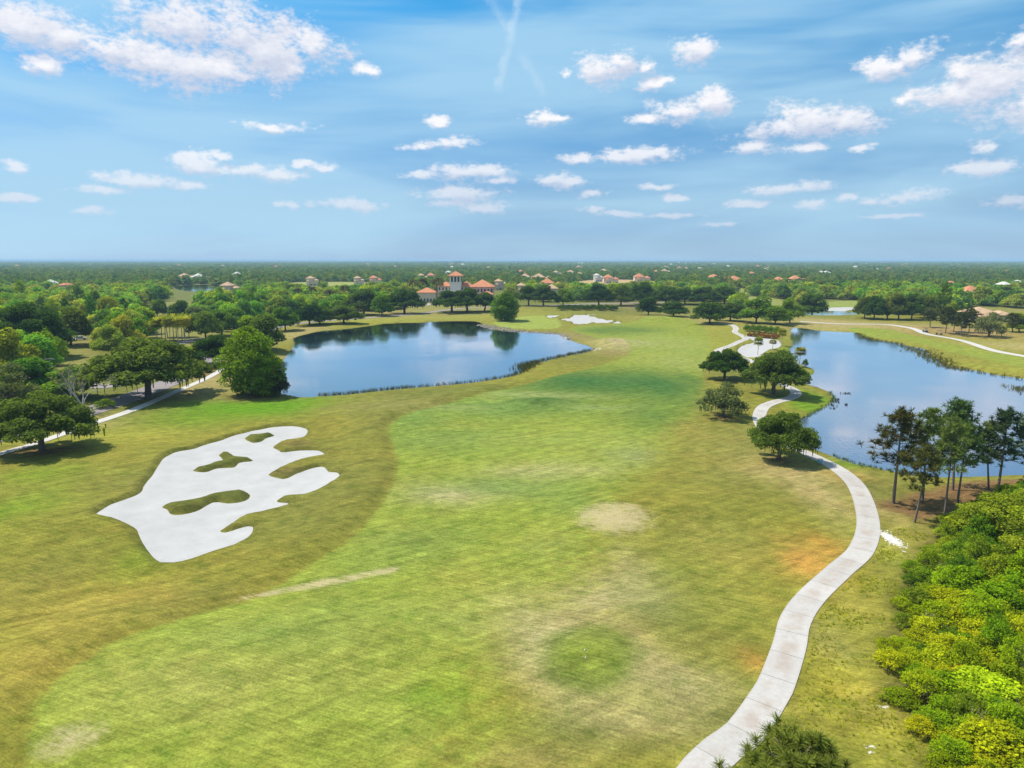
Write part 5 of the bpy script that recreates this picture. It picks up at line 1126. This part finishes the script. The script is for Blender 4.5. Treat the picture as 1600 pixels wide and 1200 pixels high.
# ------------------------------------------------------------------ small things
M_PAINT = {k: plain(k + '_paint', c, .3, .5, .03) for k, c in dict(white=(.7, .7, .7), silver=(.42, .43, .45), dark=(.03, .03, .035), red=(.30, .02, .02), blue=(.04, .09, .2)).items()}
M_TYRE = plain('tyre', (.02, .02, .02), .9, .2, .1); M_STEEL = plain('grey_steel', (.30, .30, .31), .5, .4, .08, metal=.3)
def car(px, py, colr, rz, label):
    x, y = G(px, py); root = tag(mk_empty('parked_car', (x, y, H(x, y) + .12), rz), label, 'car', 'parked cars')
    prof = [(-2.2, .35), (2.2, .35), (2.25, .75), (1.9, .92), (.95, 1.0), (-2.0, 1.02), (-2.25, .8)]
    MB().prism(prof, 1, -.88, .88).obj('body', M_PAINT[colr], root)
    cab = [(.95, 1.0), (.35, 1.42), (-1.2, 1.45), (-1.85, 1.0)]
    c = MB().prism(cab, 1, -.78, .78).obj('cabin_glass', M_GLASS, root)
    MB().box(-1.25, .38, -.76, .76, 1.425, 1.50, .06).obj('roof', M_PAINT[colr], root)
    for a in (-1.35, 1.35):
        for b in (-.82, .82): w = MB().cyl((a, b, .33), .33, .24, 1, 14).obj('wheel', M_TYRE, root); MB().cyl((a, b * 1.03, .33), .19, .23, 1, 10).obj('rim', M_STEEL, w)
    for b in (-.6, .6): MB().box(2.18, 2.28, b - .2, b + .2, .62, .78).obj('headlight', M_TRIM, root)
for (px, py, c, rz, lab) in [(228, 485, 'white', 1.2, 'white car at the left end of the shaded car park'), (238, 484, 'silver', 1.2, 'silver car second from the left in the shaded car park'), (248, 483.5, 'white', 1.25, 'white car third from the left in the shaded car park'), (266, 483, 'dark', 1.2, 'dark car in the middle of the shaded car park'), (276, 482.5, 'white', 1.2, 'white car right of the dark car in the shaded car park'), (290, 482, 'silver', 1.2, 'silver car at the right end of the shaded car park'),
    (645, 480, 'white', .1, 'white car nearest the oak in the clubhouse car park'), (657, 477, 'white', 1.4, 'white car right in the clubhouse car park'), (664, 476, 'red', 1.4, 'red car in the clubhouse car park'), (108, 533, 'white', .4, 'white car behind the mulch bed tree'), (126, 531, 'silver', .4, 'silver car right behind the mulch bed tree'), (4, 660, 'white', .5, 'white car at the left edge behind the big dark oak')]: car(px, py, c, rz, lab)
def golf_cart(px, py, rz, colr, label):
    x, y = G(px, py); root = tag(mk_empty('golf_cart', (x, y, H(x, y)), rz), label, 'golf cart', 'golf carts')
    MB().prism([(-1.15, .32), (1.15, .32), (1.2, .62), (.95, .86), (.62, .9), (.5, .42), (-.2, .42), (-.25, .72), (-1.1, .74), (-1.2, .6)], 1, -.58, .58).obj('body', M_PAINT[colr], root)
    MB().box(-.65, -.12, -.52, .52, .73, .88).obj('seat', M_TRIM, root); MB().prism([(-.66, .88), (-.58, .88), (-.72, 1.25), (-.80, 1.25)], 1, -.52, .52).obj('backrest', M_TRIM, root)
    MB().box(-1.05, .75, -.62, .62, 1.80, 1.88, .05).obj('roof', M_PAINT['dark'], root)
    for a, a2 in ((.72, .6), (-.95, -.9)):
        for b in (-.52, .52): MB().tube([(a, b, .8), (a2, b, 1.8)], .03, 6).obj('roof_post', M_STEEL, root)
    for a in (-.8, .85):
        for b in (-.5, .5): w = MB().cyl((a, b, .23), .23, .2, 1, 12).obj('wheel', M_TYRE, root); MB().cyl((a, b * 1.05, .23), .12, .19, 1, 8).obj('rim', M_STEEL, w)
    MB().cyl((.32, -.25, 1.02), .16, .03, 0, 12).obj('steering_wheel', M_TYRE, root)
golf_cart(1467, 523.5, 2.6, 'dark', 'dark golf cart with roof parked beside the far cart track')
golf_cart(1445.5, 520, 1.5, 'dark', 'golf cart seen end on at the far cart track, left of the other cart')
def lamp(px, py, top, label):
    x, y = G(px, py); z = H(x, y); h = ztop(y, top) - z; root = tag(mk_empty('lamp_post', (x, y, z)), label, 'lamp')
    MB().tube([(0, 0, -.3), (0, 0, .5), (0, 0, h)], [.16, .11, .07], 8).obj('pole', M_PALE, root); MB().cyl((0, 0, .1), .22, .4, 2, 10, .16).obj('base', M_STEEL, root)
    MB().tube([(-.7, 0, h - .1), (0, 0, h + .02), (.7, 0, h - .1)], .05, 6).obj('arm', M_PALE, root)
    for s_ in (-1, 1): MB().box(s_ * .85 - .28, s_ * .85 + .28, -.14, .14, h - .24, h - .1, .04).obj('lamp_head', M_STEEL, root)
lamp(83, 608, 560, 'tall pale lamp post among the trees by the paved road'); lamp(562, 494, 471, 'lamp post between the oaks beyond the left lake'); lamp(316, 518, 494, 'lamp post at the right of the palm cluster clearing')
def cooler(px, py):
    x, y = G(px, py); root = tag(mk_empty('water_cooler', (x, y, H(x, y)), .5), 'small light blue water cooler box on posts beside the cart path', 'cooler')
    m = plain('cooler_blue', (.16, .36, .48), .5, .4, .06)
    MB().box(-.34, .34, -.25, .25, .35, .82, .03).obj('box', m, root); MB().box(-.38, .38, -.29, .29, .822, .92, .05).obj('lid', M_TRIM, root)
    for a in (-.26, .26):
        for b in (-.18, .18): MB().box(a - .03, a + .03, b - .03, b + .03, -.1, .349).obj('leg', M_STEEL, root)
    MB().cyl((0, -.28, .45), .03, .06, 1, 8).obj('tap', M_STEEL, root)
cooler(1281, 725)
for i, (px, py) in enumerate([(913.5, 1026), (914.5, 1038)]):
    x, y = G(px, py); root = tag(mk_empty('tee_marker', (x, y, H(x, y))), ['white tee marker on the round tee, farther from the camera', 'white tee marker on the round tee, nearer the camera'][i], 'tee marker')
    MB().cyl((0, 0, .08), .055, .08, 2, 12, .04).obj('head', M_PAINT['white'], root); MB().cyl((0, 0, .0), .02, .16, 2, 6).obj('stake', M_STEEL, root)

def blades(name, pts, n, L, w, color, label, cat, up=1.6, tint=None, seed=1):
    r = np.random.default_rng(seed); V, F, t = tufts(r, pts, n, L, w, up)
    o = mk_obj(name, mk_mesh(name, V, F, M_LEAF, {'tint': t})); o.color = (*color, 1); return tag(o, label, cat, kind='stuff')
def along(pts, step, spread, z=None, seed=0, drop=.2):
    r = np.random.default_rng(seed); P = resample(smooth_poly([G(a, b, WATER_Z) for a, b in pts], 6, False), step); P = P[r.random(len(P)) > drop]
    P = P + r.normal(size=P.shape) * spread; zz = np.maximum(height(P[:, 0], P[:, 1]), WATER_Z - .1); return np.column_stack([P, zz])
rd = np.concatenate([along([(500, 618.5), (540, 616), (600, 609.5), (640, 606)], .16, .5, seed=1), along([(640, 606), (662, 604), (700, 601), (750, 596), (800, 588)], .3, .45, seed=2), along([(800, 588), (822, 578), (828, 570), (850, 563), (890, 554.5), (924, 547)], .2, .8, seed=3), along([(815, 577), (835, 566)], .07, 1.6, seed=4)])
blades('reeds', rd, 9, .95, .035, (.055, .062, .025), 'dark reeds along the near bank of the left lake', 'reeds')
rd = np.concatenate([along([(1340, 521), (1352, 527), (1375, 533), (1400, 536), (1412, 541), (1438, 546)], .35, .6, seed=5), along([(1432, 546), (1450, 556), (1466, 563)], .10, 2.2, seed=6), along([(1466, 563), (1482, 572), (1505, 577)], .10, 1.6, seed=7), along([(1505, 577), (1550, 585), (1610, 594)], .35, .5, seed=8), along([(1592, 606), (1606, 612)], .06, 1.5, seed=9)])
blades('reeds', rd, 8, .75, .04, (.14, .115, .035), 'brown reeds along the far bank of the right lake', 'reeds')
rd = np.concatenate([along([(1302, 712), (1347, 727), (1400, 737), (1446, 744)], .18, .4, seed=10), along([(1250, 657), (1290, 635), (1302, 624), (1296, 612)], .3, .25, seed=11)])
blades('bank_grass', rd, 8, .5, .03, (.085, .13, .015), 'long green grass at the near edge of the right lake', 'grass')
wp = []
for (a, b) in [(1305, 626), (1307, 624), (1310, 629), (1318, 615), (1326, 615), (1303, 634), (1322, 633), (1300, 638)]:
    x, y = G(a, b, WATER_Z); wp += [(x + random.gauss(0, .35), y + random.gauss(0, .35), WATER_Z) for _ in range(5)]
blades('water_weeds', np.array(wp), 10, .35, .04, (.03, .035, .02), 'few dark water plants standing off the grassy point', 'weeds')
r = np.random.default_rng(8); strip_ = gpoly([(1225, 1090), (1262, 1000), (1290, 940), (1345, 890), (1388, 830), (1440, 815), (1450, 850), (1410, 910), (1385, 1000), (1395, 1090), (1470, 1210), (1190, 1230)], 0, 2)
lo, hi = strip_.min(0), strip_.max(0); P = np.column_stack([r.uniform(lo[0], hi[0], 16000), r.uniform(lo[1], hi[1], 16000)])
pl = path_line(CART[:14], 1.0); dm = np.min((P[:, None, 0] - pl[None, :, 0]) ** 2 + (P[:, None, 1] - pl[None, :, 1]) ** 2, 1) ** .5
nv = np.sin(P[:, 0] / 1.7 + 2 * np.sin(P[:, 1] / 2.3)) + np.sin(P[:, 1] / 1.3 + P[:, 0] / 2.9)
P = P[(sdf(strip_, P[:, 0], P[:, 1]) < 0) & (dm > 1.6) & (nv + r.normal(size=len(P)) * .7 > .2)]
Pz = np.column_stack([P, height(P[:, 0], P[:, 1])]); half = r.random(len(Pz)) < .5
blades('grass_tufts', Pz[half], 9, .26, .014, (.34, .36, .03), 'yellow-green grass tufts between cart path and thicket', 'grass', 1.0, seed=2)
blades('weed_tufts', Pz[~half], 9, .22, .016, (.22, .25, .035), 'dull green weeds between cart path and thicket', 'weeds', .7, seed=3)
def rocks(name, P, size, mat, label, seed):
    r = np.random.default_rng(seed); f = (1 + 5 ** .5) / 2
    I = np.array([(-1, f, 0), (1, f, 0), (-1, -f, 0), (1, -f, 0), (0, -1, f), (0, 1, f), (0, -1, -f), (0, 1, -f), (f, 0, -1), (f, 0, 1), (-f, 0, -1), (-f, 0, 1)]) / 1.9
    T_ = np.array([(0, 11, 5), (0, 5, 1), (0, 1, 7), (0, 7, 10), (0, 10, 11), (1, 5, 9), (5, 11, 4), (11, 10, 2), (10, 7, 6), (7, 1, 8), (3, 9, 4), (3, 4, 2), (3, 2, 6), (3, 6, 8), (3, 8, 9), (4, 9, 5), (2, 4, 11), (6, 2, 10), (8, 6, 7), (9, 8, 1)])
    mb = MB()
    for p in P: mb.addvf(np.asarray(p) + I * (size * r.uniform(.5, 1.2)) * (1 + r.normal(size=(12, 1)) * .15) * [r.uniform(.8, 1.3), r.uniform(.8, 1.3), r.uniform(.5, .9)], T_)
    return tag(mb.obj(name, mat), label, 'rocks', kind='stuff')
M_ROCK = plain('riprap_stone', (.27, .235, .19), .95, .1, .35, .8)
M_WSTONE = plain('white_stone', (.62, .60, .57), .95, .1, .15, 2)
rk = np.concatenate([along([(752, 508), (760, 512), (800, 517.5), (850, 520), (876, 523), (887, 530)], .28, .9, seed=21, drop=0), along([(752, 508), (800, 517), (876, 522)], .3, 1.0, seed=22, drop=0) + [0, 1.3, .15]])
rocks('riprap', rk, .42, M_ROCK, 'brown stone riprap on the bank between green and left lake', 4)
ww = []
for (a, b) in [(886, 526), (902, 536), (932, 545), (935, 544)]:
    x, y = G(a, b); ww += [(x + random.gauss(0, .8), y + random.gauss(0, .8), H(x, y)) for _ in range(7)]
rocks('bank_stones', np.array(ww), .35, M_WSTONE, 'white stones at the tip of the left lake bank', 5)
x, y = G(1391, 838); r = np.random.default_rng(6); Q = np.column_stack([x + r.normal(size=260) * .45, y + r.normal(size=260) * 1.3])
rocks('white_gravel', np.column_stack([Q, height(Q[:, 0], Q[:, 1])]), .085, M_WSTONE, 'patch of white gravel at the outer edge of the cart path bend', 6)

# ------------------------------------------------------------------ air
def haze():
    m, q, out = new_mat('haze_air'); v = q.add('ShaderNodeVolumePrincipled')
    v.inputs['Color'].default_value = HAZE_COL; v.inputs['Density'].default_value = HAZE_D; v.inputs['Anisotropy'].default_value = 0.0
    q.l.new(v.outputs[0], out.inputs['Volume'])
    e = 71500.0; tag(MB().box(-e, e, -e, e, -4.0, 33.0).obj('haze', m), kind='stuff')['label'] = 'thin pale air lying over the whole plain'
HAZE_COL = (.50, .76, 1.0, 1); HAZE_D = 1.35e-4
haze()
